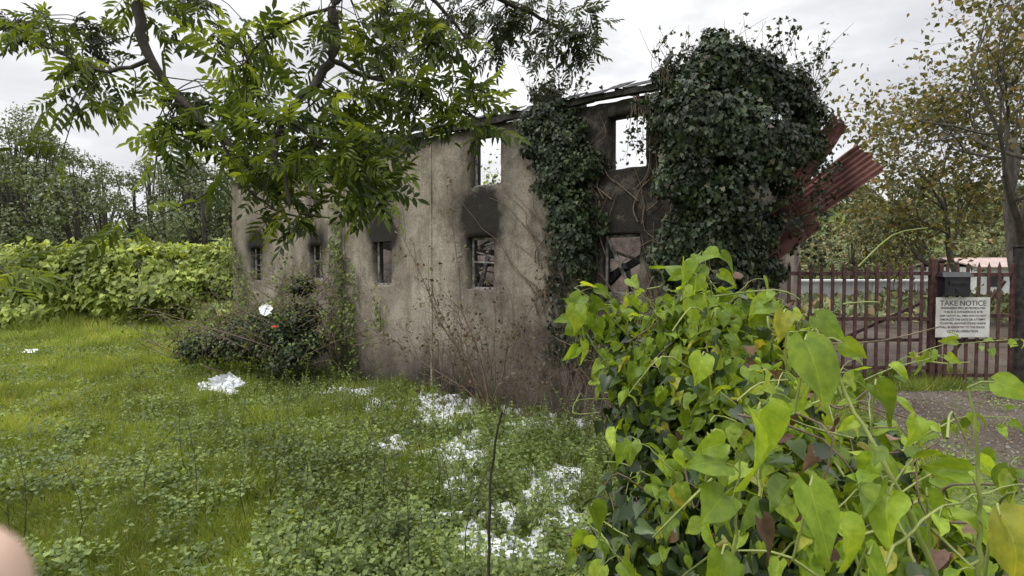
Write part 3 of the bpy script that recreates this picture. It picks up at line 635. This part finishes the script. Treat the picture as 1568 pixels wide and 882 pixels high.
# ------------------------------------------------------------ grass, weeds, foam
def inside(x,y):
    s=.8*(x+2.75)-.6*(y-13); o=-(.6*(x+2.75)+.8*(y-13)); return (s>-7.7)&(s<7.7)&(o<.05)&(o>-4.9)
foam_c=[(560,612,.6,1.1),(535,608,.5,1.1),(600,622,.5,.9),(670,615,.6,1.2),(640,612,.4,1),(700,622,.5,1.05),(780,632,.5,1.),(800,655,.5,1.),(700,640,.5,.9),(610,690,.35,.85),(690,700,.42,1.15),(700,755,.32,1.1),(830,775,.5,1.25),(780,800,.42,1.15),(740,850,.36,1.1),(860,740,.4,1.05),(735,680,.4,.9),(870,655,.5,1),(655,660,.35,.85),(800,860,.4,1.1),(720,720,.3,.85),(850,820,.42,1.15),(670,800,.3,.8),(405,578,.35,.9)]
fc=[]
for px,py,r,a in foam_c:
    Yd=2.62*F/(py-411); 
    for _ in range(4):
        q=sv(px,py,Yd); Yd=(CZ-float(H(q[0],q[1])))*F/(py-411)
    q=sv(px,py,Yd); fc.append((q[0],q[1],r,a))
def fdens(x,y):
    v=0*x
    for a,b,r,w in fc: v=np.maximum(v,w*np.exp(-((x-a)/r)**2-((y-b)/(r*1.15))**2))
    return v
def fmask(X,Y):
    fd_=np.minimum(fdens(X,Y),1.0); fm=fd_*.85+ (fbm(X*2.6,Y*2.6,41,5)-.5)*1.5+(fbm(X*7,Y*7,43,3)-.5)*1.9+(fbm(X*19,Y*19,47,2)-.5)*.8-.52
    fm=np.where(inside(X,Y),-1,fm); return np.where(fd_<.12,-1,fm)
fs=.025; xs=np.arange(-6,2.2,fs); ys=np.arange(3.6,14,fs); X,Y=np.meshgrid(xs,ys)
X=X+rng.normal(size=X.shape)*.005;Y=Y+rng.normal(size=X.shape)*.005
fm=fmask(X,Y)
Zf=H(X,Y)-.012+np.clip(fm*.24,-.03,.07)+.04*fbm(X*14,Y*14,51,3)*(fm>0)
I=np.arange(X.size).reshape(X.shape); Qf=np.stack([I[:-1,:-1],I[:-1,1:],I[1:,1:],I[1:,:-1]],-1).reshape(-1,4)
k=fm.ravel()[Qf].max(1)>0; q=Qf[k]; u,inv=np.unique(q,return_inverse=True)
mesh_np("fire_foam",np.stack([X,Y,Zf],-1).reshape(-1,3)[u],inv.reshape(-1,4),M_foam,smooth=True)

def field(n,y0,y1,u0=-1.15,u1=1.15):
    y=np.exp(rng.uniform(np.log(y0),np.log(y1),n)); x=rng.uniform(u0,u1,n)*y
    k=~inside(x,y)&~trackmask(x,y); return x[k],y[k]
x,y=field(270000,2.8,27,-1.1,.8)
k=(x<3.2)|((y>8.2)&(x<9))|(rng.random(len(x))<.4); x,y=x[k],y[k]
k=rng.random(len(x))>np.clip((fmask(x,y)+.05)*5,0,.86); x,y=x[k],y[k]
tuft=vn(x*3.1,y*3.1,63)*vn(x*.9,y*.9,64)
ht=(.04+.11*fbm(x*1.1,y*1.1,61)+.40*tuft**1.4)*(1+.3*rng.random(len(x))); ht*=.8+.025*y
P=np.stack([x,y,H(x,y)-.01],-1); N=nrmz(np.stack([rng.normal(size=len(x)),rng.normal(size=len(x))-.4,.3+0*x],-1))
lx_=(vn(x*2,y*2,66)-.5)*2.2; ly_=(vn(x*2,y*2,67)-.5)*2.2
tip=np.stack([rng.normal(size=len(x))*.5+lx_,rng.normal(size=len(x))*.5+ly_,np.ones(len(x))],-1)
wd=(.005*np.sqrt(y/4)*(1+.02*y))/ht*1.6
rn=np.clip(.5*rng.random(len(x))+1.0*fbm(x*.55,y*.55,68)-.25+.15*sst(9,20,y),0,.97); rn[rng.random(len(x))<.06]=1
scatter("grass",P,N,ht,BLADE,M_grass,tip=tip,wid=wd,rnd=rn)
x,y=field(130000,2.9,20,-1.1,.55); k=(x<3.3)&(fbm(x*.7,y*.7,71)+.2*np.exp(-((x-.2)/2.6)**2)>.50); x,y=x[k],y[k]
k=rng.random(len(x))>np.clip((fmask(x,y)+.05)*5,0,.85); x,y=x[k],y[k]
P=np.stack([x,y,H(x,y)+.02+.2*rng.random(len(x))*fbm(x,y,77)*2],-1); N=np.array([0,-.2,1.])+rng.normal(size=P.shape)*.5
scatter("low_weeds",P,N,rng.uniform(.025,.07,len(x))*(1+.02*y),DIA,M_weed,wid=np.full(len(x),1.3))
x=rng.uniform(3.0,9,9000); y=rng.uniform(3,9,9000); k=(fbm(x*1.2,y*1.2,21)>.56)|(y>8.3)|(x<4.4+.05*(y-5)); x,y=x[k],y[k]
P=np.stack([x,y,H(x,y)+.01+.07*rng.random(len(x))],-1); scatter("verge_weeds",P,np.array([0,-.2,1.])+rng.normal(size=P.shape)*.5,rng.uniform(.02,.05,len(x)),DIA,M_weed)
x=rng.uniform(3.8,10,2600); y=rng.uniform(2.5,9,2600); P=np.stack([x,y,H(x,y)+.015],-1); scatter("fallen_leaves",P,np.array([0,0,1.])+rng.normal(size=P.shape)*.3,rng.uniform(.02,.05,len(x)),DIA,M_dead)
PB=(np.array([[1,0,0],[.3,.9,0],[-.8,.6,0],[-.8,-.6,0],[.3,-.9,0],[0,0,.7]]),np.array([[0,1,5],[1,2,5],[2,3,5],[3,4,5],[4,0,5]]))
x=rng.uniform(3.9,11,7000); y=rng.uniform(2.5,8.6,7000); k=trackmask(x,y); x,y=x[k],y[k]; P=np.stack([x,y,H(x,y)+.004],-1)
scatter("track_stones",P,np.tile([0,0,1.],(len(x),1)),rng.uniform(.005,.016,len(x))*(1+(rng.random(len(x))<.04)),PB,M_stone)
LP=[];LN=[];LT=[];LS=[];ln=[]
x,y=field(4600,3.6,14,-.8,.28); k=(rng.random(len(x))<np.clip(.16*(fbm(x*.5,y*.5,81)>.5)+.05+.75*np.exp(-((x-.2)/1.5)**2)+.65*np.exp(-((x+4.0)/1.9)**2-((y-10.5)/2.6)**2),0,1)*.8)&(x<2.2)&(rng.random(len(x))>np.clip((fmask(x,y)+.1)*3,0,.7)); x,y=x[k],y[k]
for a,b in zip(x,y):
    h=rng.uniform(.25,.65)*(1 if rng.random()<.8 else 1.45); h*=1 if b>5.5 else .6; z0=float(H(a,b)); lean=rng.normal(size=2)*.16
    p0=np.array([a,b,z0]); p2=p0+[lean[0]*h,lean[1]*h,h]; p1=(p0+p2)/2+rng.normal(size=3)*.02; ln.append((np.array([p0,p1,p2]),(.0045,.002)))
    nl=int(h/.06); az=rng.random()*6
    for i in range(nl):
        f=.15+.85*i/nl; q=p0+(p2-p0)*f; az+=1.57
        for sg in (0,math.pi):
            t_=np.array([math.cos(az+sg),math.sin(az+sg),-.15]); LP.append(q);LT.append(t_);LN.append([-t_[0]*.2,-t_[1]*.2,1]);LS.append(rng.uniform(.045,.085)*(1.15-.5*f))
LP=np.array(LP);LN=np.array(LN)+rng.normal(size=LP.shape)*.25
group("nettle_patch",[tubes("nettle_stems",ln,M_stem,3),scatter("nettle_leaves",LP,LN,LS,DIA,M_weed,tip=np.array(LT),wid=np.full(len(LP),1.05))])
ln=[]
ln.append((curve([sv(748,905,3.0),sv(750,820,3.0),sv(752,720,3.0),sv(768,632,3.0)],12,.003),(.010,.006)))
for i in range(80):
    a=rng.uniform(-4.8,1.3);b=rng.uniform(4.6,11.5);
    if inside(a,b): continue
    z0=float(H(a,b));h=rng.uniform(.5,1.2); top_=[a+rng.normal()*.2,b,z0+h]; ln.append((curve([[a,b,z0],[a+rng.normal()*.06,b,z0+h*.5],top_],6),(.005,.002)))
    for _ in range(2): f=rng.uniform(.5,.9); q=np.array([a,b,z0])*(1-f)+np.array(top_)*f; ln.append((np.array([q,q+[rng.normal()*.08,rng.normal()*.08,.12]]),(.003,.0015)))
tubes("dry_stalks",ln,M_bark,5)

def crump(name,c,w,h,mat,tilt=0.2,am=1.):
    n_=26; u_=np.linspace(-.5,.5,n_); U,V_=np.meshgrid(u_,u_)
    z=((np.abs(fbm(U*4+c[0],V_*4,4,2)-.5))*.6+np.abs(fbm(U*11,V_*11+c[1],5,2)-.5)*.35)*min(w,h)*am
    U2=U*(1+.2*np.sin(V_*9+c[0]))+.12*(vn(U*5,V_*5,8)-.5); V2=V_*(1+.2*np.cos(U*8+c[1]))+.12*(vn(U*5,V_*5,9)-.5)
    P=np.array(c)+np.stack([U2*w,V2*h*math.cos(tilt)-z*math.sin(tilt),z*math.cos(tilt)+V2*h*math.sin(tilt)],-1); I=np.arange(n_*n_).reshape(n_,n_)
    return mesh_np(name,P.reshape(-1,3),np.stack([I[:-1,:-1],I[:-1,1:],I[1:,1:],I[1:,:-1]],-1).reshape(-1,4),mat)
c=sv(348,593,12.0); c[2]=float(H(c[0],c[1]))+.2; crump("polythene_sheet",c,.62,.5,M_poly,1.0,1.4)
c=sv(318,588,12.3); c[2]=float(H(c[0],c[1]))+.14; crump("polythene_sheet",c,.4,.35,M_poly,.3)
crump("litter_paper",sv(407,474,12.6),.26,.25,M_poly,1.2,.25); crump("red_litter",sv(420,500,12.4),.12,.05,M_red,1.)
c=sv(46,545,17.0); c[2]=float(H(c[0],c[1]))+.14; crump("litter_paper",c,.36,.2,M_poly,.4,.4)

# ------------------------------------------------------------ foreground ivy hedge
L=[]
for px,py,Y_,r,k_ in ((1060,490,2.4,.18,.9),(1110,520,2.2,.2,.9),(985,560,2.6,.2,.9),(950,500,2.7,.12,.3),(1040,600,2.3,.3,1.4),(1130,600,2.0,.24,1.2),(1000,680,2.5,.22,1),(1180,640,1.8,.18,.9),(1080,720,1.9,.28,1.4),
        (1010,800,2.1,.22,1.1),(970,860,2.0,.2,1.0),(1080,850,1.6,.24,1.1),(1200,740,1.5,.22,1.0),(1280,740,1.6,.15,.6),(1330,800,1.4,.17,.7),(1220,850,1.3,.2,.9),(1380,870,1.25,.17,.7),(1480,910,1.2,.15,.5),(1340,690,2.0,.11,.25),(1540,900,1.2,.12,.3),(1190,500,2.4,.11,.35)):
    L.append((sv(px,py,Y_),(r,r,r),k_))
P,N=lumps(L,560,.85); N[:,2]+=.4; N[:,1]-=.25; N+=rng.normal(size=N.shape)*.25
near=np.linalg.norm(P-[0,0,CZ],axis=1)>1.0; P,N=P[near],N[near]
gp=vn(P[:,0]*6+P[:,1]*3,P[:,2]*6,92)>.25; P,N=P[gp],N[gp]
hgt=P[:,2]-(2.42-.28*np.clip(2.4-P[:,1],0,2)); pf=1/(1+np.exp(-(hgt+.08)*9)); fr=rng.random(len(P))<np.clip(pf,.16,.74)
tip=np.array([-.1,-.5,-.8])+rng.normal(size=P.shape)*.65
BL=[bigleaf(ph,wd_) for ph,wd_ in ((0,.9),(1.7,.8),(3.1,1.0),(4.6,.7))]
hk=[]
def mixsc(name,P,N,S,mat,tip):
    sel=rng.integers(0,len(BL),len(P))
    for i,b_ in enumerate(BL):
        k=sel==i
        if k.any(): hk.append(scatter(name+"_%d"%i,P[k],N[k],S[k],b_,mat,tip=tip[k],smooth=True,veins=True))
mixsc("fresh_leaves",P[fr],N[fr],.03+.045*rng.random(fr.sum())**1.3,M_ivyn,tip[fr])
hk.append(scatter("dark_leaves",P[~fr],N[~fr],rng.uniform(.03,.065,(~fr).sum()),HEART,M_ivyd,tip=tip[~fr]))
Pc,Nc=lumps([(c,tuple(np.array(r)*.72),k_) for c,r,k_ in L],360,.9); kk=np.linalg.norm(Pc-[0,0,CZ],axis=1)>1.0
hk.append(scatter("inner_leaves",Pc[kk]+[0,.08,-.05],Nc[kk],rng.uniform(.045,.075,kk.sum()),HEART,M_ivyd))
x=rng.uniform(.1,2.8,9000);y=rng.uniform(.7,4,9000);k=(np.hypot(x-1.3,(y-2)*.7)<1.15);x,y=x[k],y[k]; Pd=np.stack([x,y,H(x,y)+.03+.1*rng.random(len(x))],-1)
hk.append(scatter("dead_leaf_litter",Pd[::2],rng.normal(size=Pd[::2].shape)+[0,0,1],rng.uniform(.025,.045,len(Pd[::2])),HEART,M_dead))
hk.append(scatter("ground_ivy",Pd[1::2]+[0,0,.05],rng.normal(size=Pd[1::2].shape)*.5+[0,-.3,1],rng.uniform(.03,.055,len(Pd[1::2])),HEART,M_ivyd))
cd=Pc[kk][::40]; hk.append(scatter("dead_leaves_caught",cd+[0,-.12,.1],rng.normal(size=cd.shape),rng.uniform(.03,.05,len(cd)),HEART,M_dead))
ln=[];wl=[];sp=[];sn=[];stp=[];ss=[]
def spray(pts,r0,lsz,nl,face=.6):
    c=curve([sv(*p_) for p_ in pts],16,.002); ln.append((c,(r0,r0*.4)))
    for i in range(nl):
        f=rng.uniform(.15,1) if i else 1; j=int(f*15); q=c[j]; a=nrmz(np.array([rng.normal(),rng.normal()*.4-.2,rng.normal()*.5-.1]))
        L_=lsz*rng.uniform(.4,.8); e=q+a*L_; ln.append((np.array([q,(q+e)/2+[0,0,.005],e]),(r0*.35,r0*.25)))
        sp.append(e);sn.append(np.array([rng.normal()*.6,-face+rng.normal()*.4,.6+rng.normal()*.4]));stp.append(a+np.array([0,-.1,-.6]));ss.append(lsz*rng.uniform(.5,1.15))
for pts,r0,lz,nl in (
  ([(1060,560,2.3),(1050,470,2.2),(1060,400,2.15)],.004,.09,12),([(1000,560,2.4),(930,480,2.3),(880,440,2.3)],.004,.085,13),([(960,600,2.4),(910,530,2.3),(885,470,2.3)],.004,.08,11),
  ([(1120,560,2.2),(1110,480,2.1),(1150,430,2.1)],.004,.085,11),([(1160,560,2.0),(1190,500,2.0),(1200,460,2.0)],.004,.08,9),([(1000,650,2.4),(940,590,2.3),(930,540,2.3)],.004,.075,9),([(1080,540,2.3),(1090,450,2.2),(1075,385,2.2)],.0035,.085,10),([(1020,540,2.3),(1000,470,2.3),(965,440,2.3)],.0035,.08,10),
  ([(1440,900,.9),(1370,740,.9),(1310,630,.95),(1250,500,1.0)],.005,.075,6),([(1500,900,.85),(1500,760,.85),(1488,600,.85)],.0045,.045,3),([(1120,900,.9),(1128,780,.9),(1135,700,.9)],.003,.06,4),
  ([(1330,900,.8),(1420,790,.85),(1560,740,.9)],.003,.05,5),([(1200,640,1.6),(1350,570,1.7),(1440,545,1.8)],.0035,.05,16),([(1380,690,1.5),(1470,640,1.6),(1550,640,1.7)],.0025,.045,14),
  ([(1360,560,2.2),(1440,530,2.2),(1560,520,2.2)],.0025,.045,14),([(1060,760,1.5),(1010,700,1.5),(970,670,1.6)],.003,.06,7),([(960,880,1.4),(930,830,1.4),(900,800,1.5)],.003,.065,7),
  ([(1400,860,1.1),(1340,700,1.2),(1330,600,1.3)],.0035,.06,10),([(1540,880,1.1),(1530,800,1.1),(1560,700,1.1)],.003,.06,9),([(1160,760,1.2),(1170,640,1.3),(1200,570,1.4)],.0035,.065,10),([(1450,880,1.2),(1440,790,1.3),(1400,700,1.4)],.003,.05,11),([(1300,800,1.2),(1420,730,1.3),(1490,700,1.4)],.003,.05,11),
  ([(1100,800,1.5),(1160,700,1.5),(1230,650,1.6)],.003,.07,9),([(1300,720,1.5),(1270,620,1.6),(1290,560,1.7)],.003,.06,9),([(1490,860,1.3),(1500,780,1.4),(1460,720,1.5)],.003,.05,9),([(1180,860,1.2),(1280,780,1.2),(1330,730,1.25)],.003,.06,8)):
    spray(pts,r0,lz,nl)
for px,py,Y_,sz,tx in ((1160,628,.82,.095,-.05),(1232,522,.85,.095,.1),(1240,745,.70,.085,.05),(1340,590,1.0,.065,.4),(1075,545,1.35,.065,-.3),(1285,800,.72,.06,.4),(1105,850,.8,.058,-.2),(1530,790,.62,.08,.1),(1330,850,.66,.07,.9),(905,775,1.3,.07,.6),(1250,485,1.25,.07,.9),(1090,665,1.2,.06,.2),(1200,480,1.25,.06,-.3),(1420,760,.9,.055,.8),(1050,400,1.9,.08,-.2),(880,470,2.1,.09,.0),(1400,640,1.1,.05,-.4)):
    sp.append(sv(px,py,Y_));sn.append(np.array([rng.normal()*.35,-.8,.45]));stp.append(np.array([tx,-.15,-1.]));ss.append(sz)
    q=sv(px,py,Y_); ln.append((curve([q,q+[.02,.03,.0],q+[.03+.02*rng.normal(),.05,-.12]],5),(.0016,.0022)))
mixsc("spray_leaves",np.array(sp),np.array(sn),np.array(ss),M_ivyn,np.array(stp))
sc_=sv(1165,795,.8); hk.append(scatter("curled_dead_leaf",np.array([sc_]),np.array([[.5,-.7,.3]]),np.array([.06]),BL[3],M_dead,tip=np.array([[0.15,0,-1.]]),smooth=True,veins=True))
for i in range(300):
    c=L[rng.integers(len(L))][0]; a=c+rng.normal(size=3)*.13; 
    if np.linalg.norm(a-[0,0,CZ])<1.05: continue
    e=a+np.clip(rng.normal(size=3),-1.6,1.6)*[.16,.12,.12]+[0,-.05,-.05]; (ln if i%3 else wl).append((curve([a,(a+e)/2+rng.normal(size=3)*.04,e],7),(.0035,.002)))
hk.append(tubes("ivy_stems",ln,M_stem,6)); hk.append(tubes("woody_ivy_stems",wl,M_twig,5)); group("ivy_hedge",hk)

# ------------------------------------------------------------ overhanging ash tree
ln=[];T0=np.array([-1.6,-1.6,1.1])
ln.append((curve([T0,[-1.55,-1.5,2.5],[-1.5,-1.2,4.2],[-1.3,-.6,5.6]],14,.01),(.22,.12)))
top=np.array([-1.4,-.9,4.9])
A1=curve([top,[-2.1,.8,5.5],sv(205,-160,2.9),sv(213,0,2.9),sv(222,70,2.9),sv(260,135,2.9),sv(310,185,2.9),sv(370,235,2.8),sv(400,290,2.7)],40,.005)
A2=curve([top,[-1.1,1.0,5.4],sv(520,-150,2.7),sv(512,10,2.7),sv(508,90,2.7),sv(468,145,2.6),sv(430,185,2.55),sv(425,240,2.5),sv(445,310,2.45)],40,.005)
A3=curve([sv(508,92,2.7),sv(560,118,2.75),sv(640,135,2.8),sv(700,170,2.8),sv(760,195,2.8)],20,.005)
A4=curve([sv(230,90,2.9),sv(160,110,3.0),sv(90,80,3.1),sv(20,40,3.2)],14,.006)
A5=curve([sv(440,180,2.55),sv(500,230,2.6),sv(550,270,2.6),sv(600,310,2.6)],12,.006)
A6=curve([top,[-.2,1.5,5.4],sv(640,-120,3.4),sv(740,-20,3.8),sv(830,30,4),sv(900,60,4)],26,.006)
A7=curve([sv(512,10,2.7),sv(430,40,2.7),sv(370,100,2.6)],10,.005)
A8=curve([sv(330,200,2.85),sv(370,280,2.8),sv(430,325,2.7),sv(500,335,2.6)],12,.005)
A9=curve([sv(520,-100,2.7),sv(640,-20,2.9),sv(700,40,3.0),sv(730,90,3.1)],14,.005)
ln+=[(A1,(.042,.007)),(A2,(.040,.006)),(A3,(.014,.004)),(A4,(.012,.004)),(A5,(.011,.003)),(A6,(.04,.005)),(A7,(.009,.003)),(A8,(.009,.003)),(A9,(.016,.004))]
allp=np.concatenate([A1[12:],A2[12:],A3,A4,A5,A6[10:],A7,A8,A9])
cp=[];ct=[];cn=[];cs=[];dp=[];dt=[];dn=[];ds=[]
def cluster(px,py,rx,ry,Y_,n_,dark=False,sz=.19,dy=.3,mul=.72):
    for i in range(max(2,int(n_*mul))):
        a=rng.uniform(0,2*np.pi);q=math.sqrt(rng.random()); tgt=sv(px+rx*q*math.cos(a),py+ry*q*math.sin(a),Y_+abs(rng.normal())*dy-.1)
        j=np.argmin(((allp-tgt)**2).sum(1)); src=allp[j]
        if np.linalg.norm(tgt-src)>.55: tgt=src+(tgt-src)*.55/np.linalg.norm(tgt-src)
        away=nrmz(tgt-src+rng.normal(size=3)*.08)
        for m_ in range(3 if not dark else 4):
            t_=nrmz(away*.6+rng.normal(size=3)*.6+[0,0,-.35]); o_=tgt-away*.05*m_
            (dp if dark else cp).append(o_);(dt if dark else ct).append(t_);(dn if dark else cn).append(np.array([rng.normal()*.7,rng.normal()*.7-.3,.8]));(ds if dark else cs).append(sz*rng.uniform(.65,1.15))
        ln.append((curve([src,(src+tgt)/2+rng.normal(size=3)*.03+[0,0,.03],tgt],6),(.0035,.002)))
for a in ((80,60,80,50,3.1,16),(130,125,60,50,3.0,14),(170,165,50,25,3.0,6),(240,40,60,50,3.0,12),(300,180,55,45,2.9,20),(260,220,35,25,2.9,7),(370,165,50,50,2.7,18),(350,110,50,40,2.6,12),(440,60,60,50,2.7,18),
          (390,240,55,40,2.7,20),(450,230,60,45,2.6,22),(425,310,55,26,2.6,14),(540,60,60,50,2.7,20),(600,150,75,50,2.7,26),(560,225,45,40,2.5,18),(550,290,50,26,2.5,16),(500,235,50,40,2.5,14),
          (660,60,50,50,2.9,18),(690,150,45,40,2.8,14),(735,175,30,25,2.8,7),(640,205,25,15,2.7,3),(500,170,50,35,2.6,14),(0,420,28,22,2.6,5)):
    cluster(*a)
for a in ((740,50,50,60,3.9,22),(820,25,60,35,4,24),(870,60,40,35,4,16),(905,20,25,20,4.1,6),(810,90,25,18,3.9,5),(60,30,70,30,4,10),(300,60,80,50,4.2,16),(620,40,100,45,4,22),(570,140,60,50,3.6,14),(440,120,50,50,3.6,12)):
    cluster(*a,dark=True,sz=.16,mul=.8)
def pin_obj(name,P,N,S,mat,tip):
    P,N,S,tip=map(np.array,(P,N,S,tip)); r=[]
    for i in range(3):
        r.append(scatter(name+"_%d"%i,P[i::3],N[i::3],S[i::3],pinn(5 if i<2 else 4),mat,tip=tip[i::3]))
    return r
SS=curve([[-2.9,.6,3.4],sv(-120,380,2.6),sv(-20,400,2.6),sv(30,430,2.6)],12,.004); ln.append((SS,(.008,.003))); ln.append((curve([top,[-2.3,-.3,4.4],[-2.9,.6,3.4]],8),(.02,.008)))
for q in SS[5:]:
    for _ in range(2): cp.append(q+rng.normal(size=3)*.03);ct.append(nrmz(rng.normal(size=3)*.6+[.3,0,-.5]));cn.append(np.array([rng.normal()*.5,-.4,.8]));cs.append(.17)
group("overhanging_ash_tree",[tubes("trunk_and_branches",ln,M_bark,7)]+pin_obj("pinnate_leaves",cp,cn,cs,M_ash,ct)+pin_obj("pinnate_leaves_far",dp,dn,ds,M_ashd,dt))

# ------------------------------------------------------------ photographer's hand (fingertip at the lens edge)
me=bpy.data.meshes.new("photographer_hand")
tipc=sv(-104,795,.06)
base=tipc+np.array([-.003,-.008,-.08])
V=[];Ed=[];Rd=[]
def add(p_,r,par):
    V.append(tuple(float(q) for q in p_));Rd.append(r)
    if par is not None: Ed.append((par,len(V)-1))
    return len(V)-1
wr=add(base+[-.03,-.05,-.12],.026,None); pm=add(base+[-.02,-.035,-.06],.030,wr); arm=add(base+[-.06,-.12,-.32],.036,wr)
for i,off in enumerate(((0,0,0),(-.021,-.004,0),(-.041,-.01,-.004),(-.059,-.018,-.012))):
    q=base+np.array(off); prev=add(q,.011,pm)
    if i==0:
        dirv=(tipc-q)
        for f in (.35,.6,.85,1.0): prev=add(q+dirv*f,(.0105 if f<.9 else .0092),prev)
    else:
        for L_,dv in zip((.036,.024,.018),((0,.3,.9),(.1,.9,.3),(.1,.8,-.6))): q=q+nrmz(np.array(dv))*L_; prev=add(q,.009 if L_>.02 else .008,prev)
th=add(base+[.01,-.03,-.045],.014,pm); th2=add(base+[.022,-.015,-.03],.011,th); add(base+[.024,.0,-.01],.009,th2)
me.from_pydata(V,Ed,[]); me.update(); ho=bpy.data.objects.new("photographer_hand",me); scene.collection.objects.link(ho); me.materials.append(M_skin)
md=ho.modifiers.new("skin",'SKIN')
if not me.skin_vertices:
    bpy.context.view_layer.objects.active=ho; ho.select_set(True)
    bpy.ops.mesh.customdata_skin_add()
sk_=me.skin_vertices[0].data
for i,r in enumerate(Rd): sk_[i].radius=(r,r)
sk_[0].use_root=True; md.use_smooth_shade=True
sb=ho.modifiers.new("sub",'SUBSURF'); sb.levels=2; sb.render_levels=2

# ------------------------------------------------------------ world, sun, camera
w=bpy.data.worlds.new("World"); scene.world=w; w.use_nodes=True; nt=w.node_tree; nt.nodes.clear()
wo=nt.nodes.new('ShaderNodeOutputWorld'); bg=nt.nodes.new('ShaderNodeBackground'); bg.inputs[1].default_value=.1
sk=nt.nodes.new('ShaderNodeTexSky'); sk.sky_type='NISHITA'; sk.sun_disc=False
S=nrmz(np.array([-.62,-.15,.80])); sk.sun_elevation=math.asin(S[2]); sk.sun_rotation=math.atan2(S[0],S[1])
tc=nt.nodes.new('ShaderNodeTexCoord'); mp=nt.nodes.new('ShaderNodeMapping'); mp.inputs['Scale'].default_value=(1.2,1.2,3.4); nt.links.new(tc.outputs['Generated'],mp.inputs[0])
cn_=noise(nt,1.9,8,mp.outputs[0],.55); cl=ramp(nt,cn_,[(.34,(7.2,7.3,7.7)),(.48,(9.2,9.2,9.4)),(.60,(12.5,12.5,12.5))])
sx=nt.nodes.new('ShaderNodeSeparateXYZ'); nt.links.new(tc.outputs['Generated'],sx.inputs[0])
g=math_(nt,'MULTIPLY',math_(nt,'MAXIMUM',math_(nt,'SUBTRACT',sx.outputs['Z'],.42),0.),4.4); g=math_(nt,'ADD',g,1.0)
vm=nt.nodes.new('ShaderNodeVectorMath'); vm.operation='SCALE'; nt.links.new(cl,vm.inputs[0]); nt.links.new(g,vm.inputs['Scale'])
c=mix(nt,.93,sk.outputs[0],vm.outputs[0]); nt.links.new(c,bg.inputs[0]); nt.links.new(bg.outputs[0],wo.inputs[0])
sl=bpy.data.lights.new("sun",'SUN'); sl.energy=1.5; sl.angle=R(12); sl.color=(1,.96,.9); so=bpy.data.objects.new("sun",sl); scene.collection.objects.link(so)
so.rotation_euler=Vector((-S[0],-S[1],-S[2])).to_track_quat('-Z','Y').to_euler()
cam=bpy.data.cameras.new("camera"); cam.lens=36*F/1568; cam.sensor_width=36; cam.clip_start=.01; cam.clip_end=3000
cam.dof.use_dof=True; cam.dof.focus_distance=5; cam.dof.aperture_fstop=14
co=bpy.data.objects.new("camera",cam); scene.collection.objects.link(co); co.location=(0,0,CZ); co.rotation_euler=(R(90)-A,0,0); scene.camera=co
scene.view_settings.view_transform='Standard'; scene.view_settings.look='None'; scene.view_settings.exposure=0
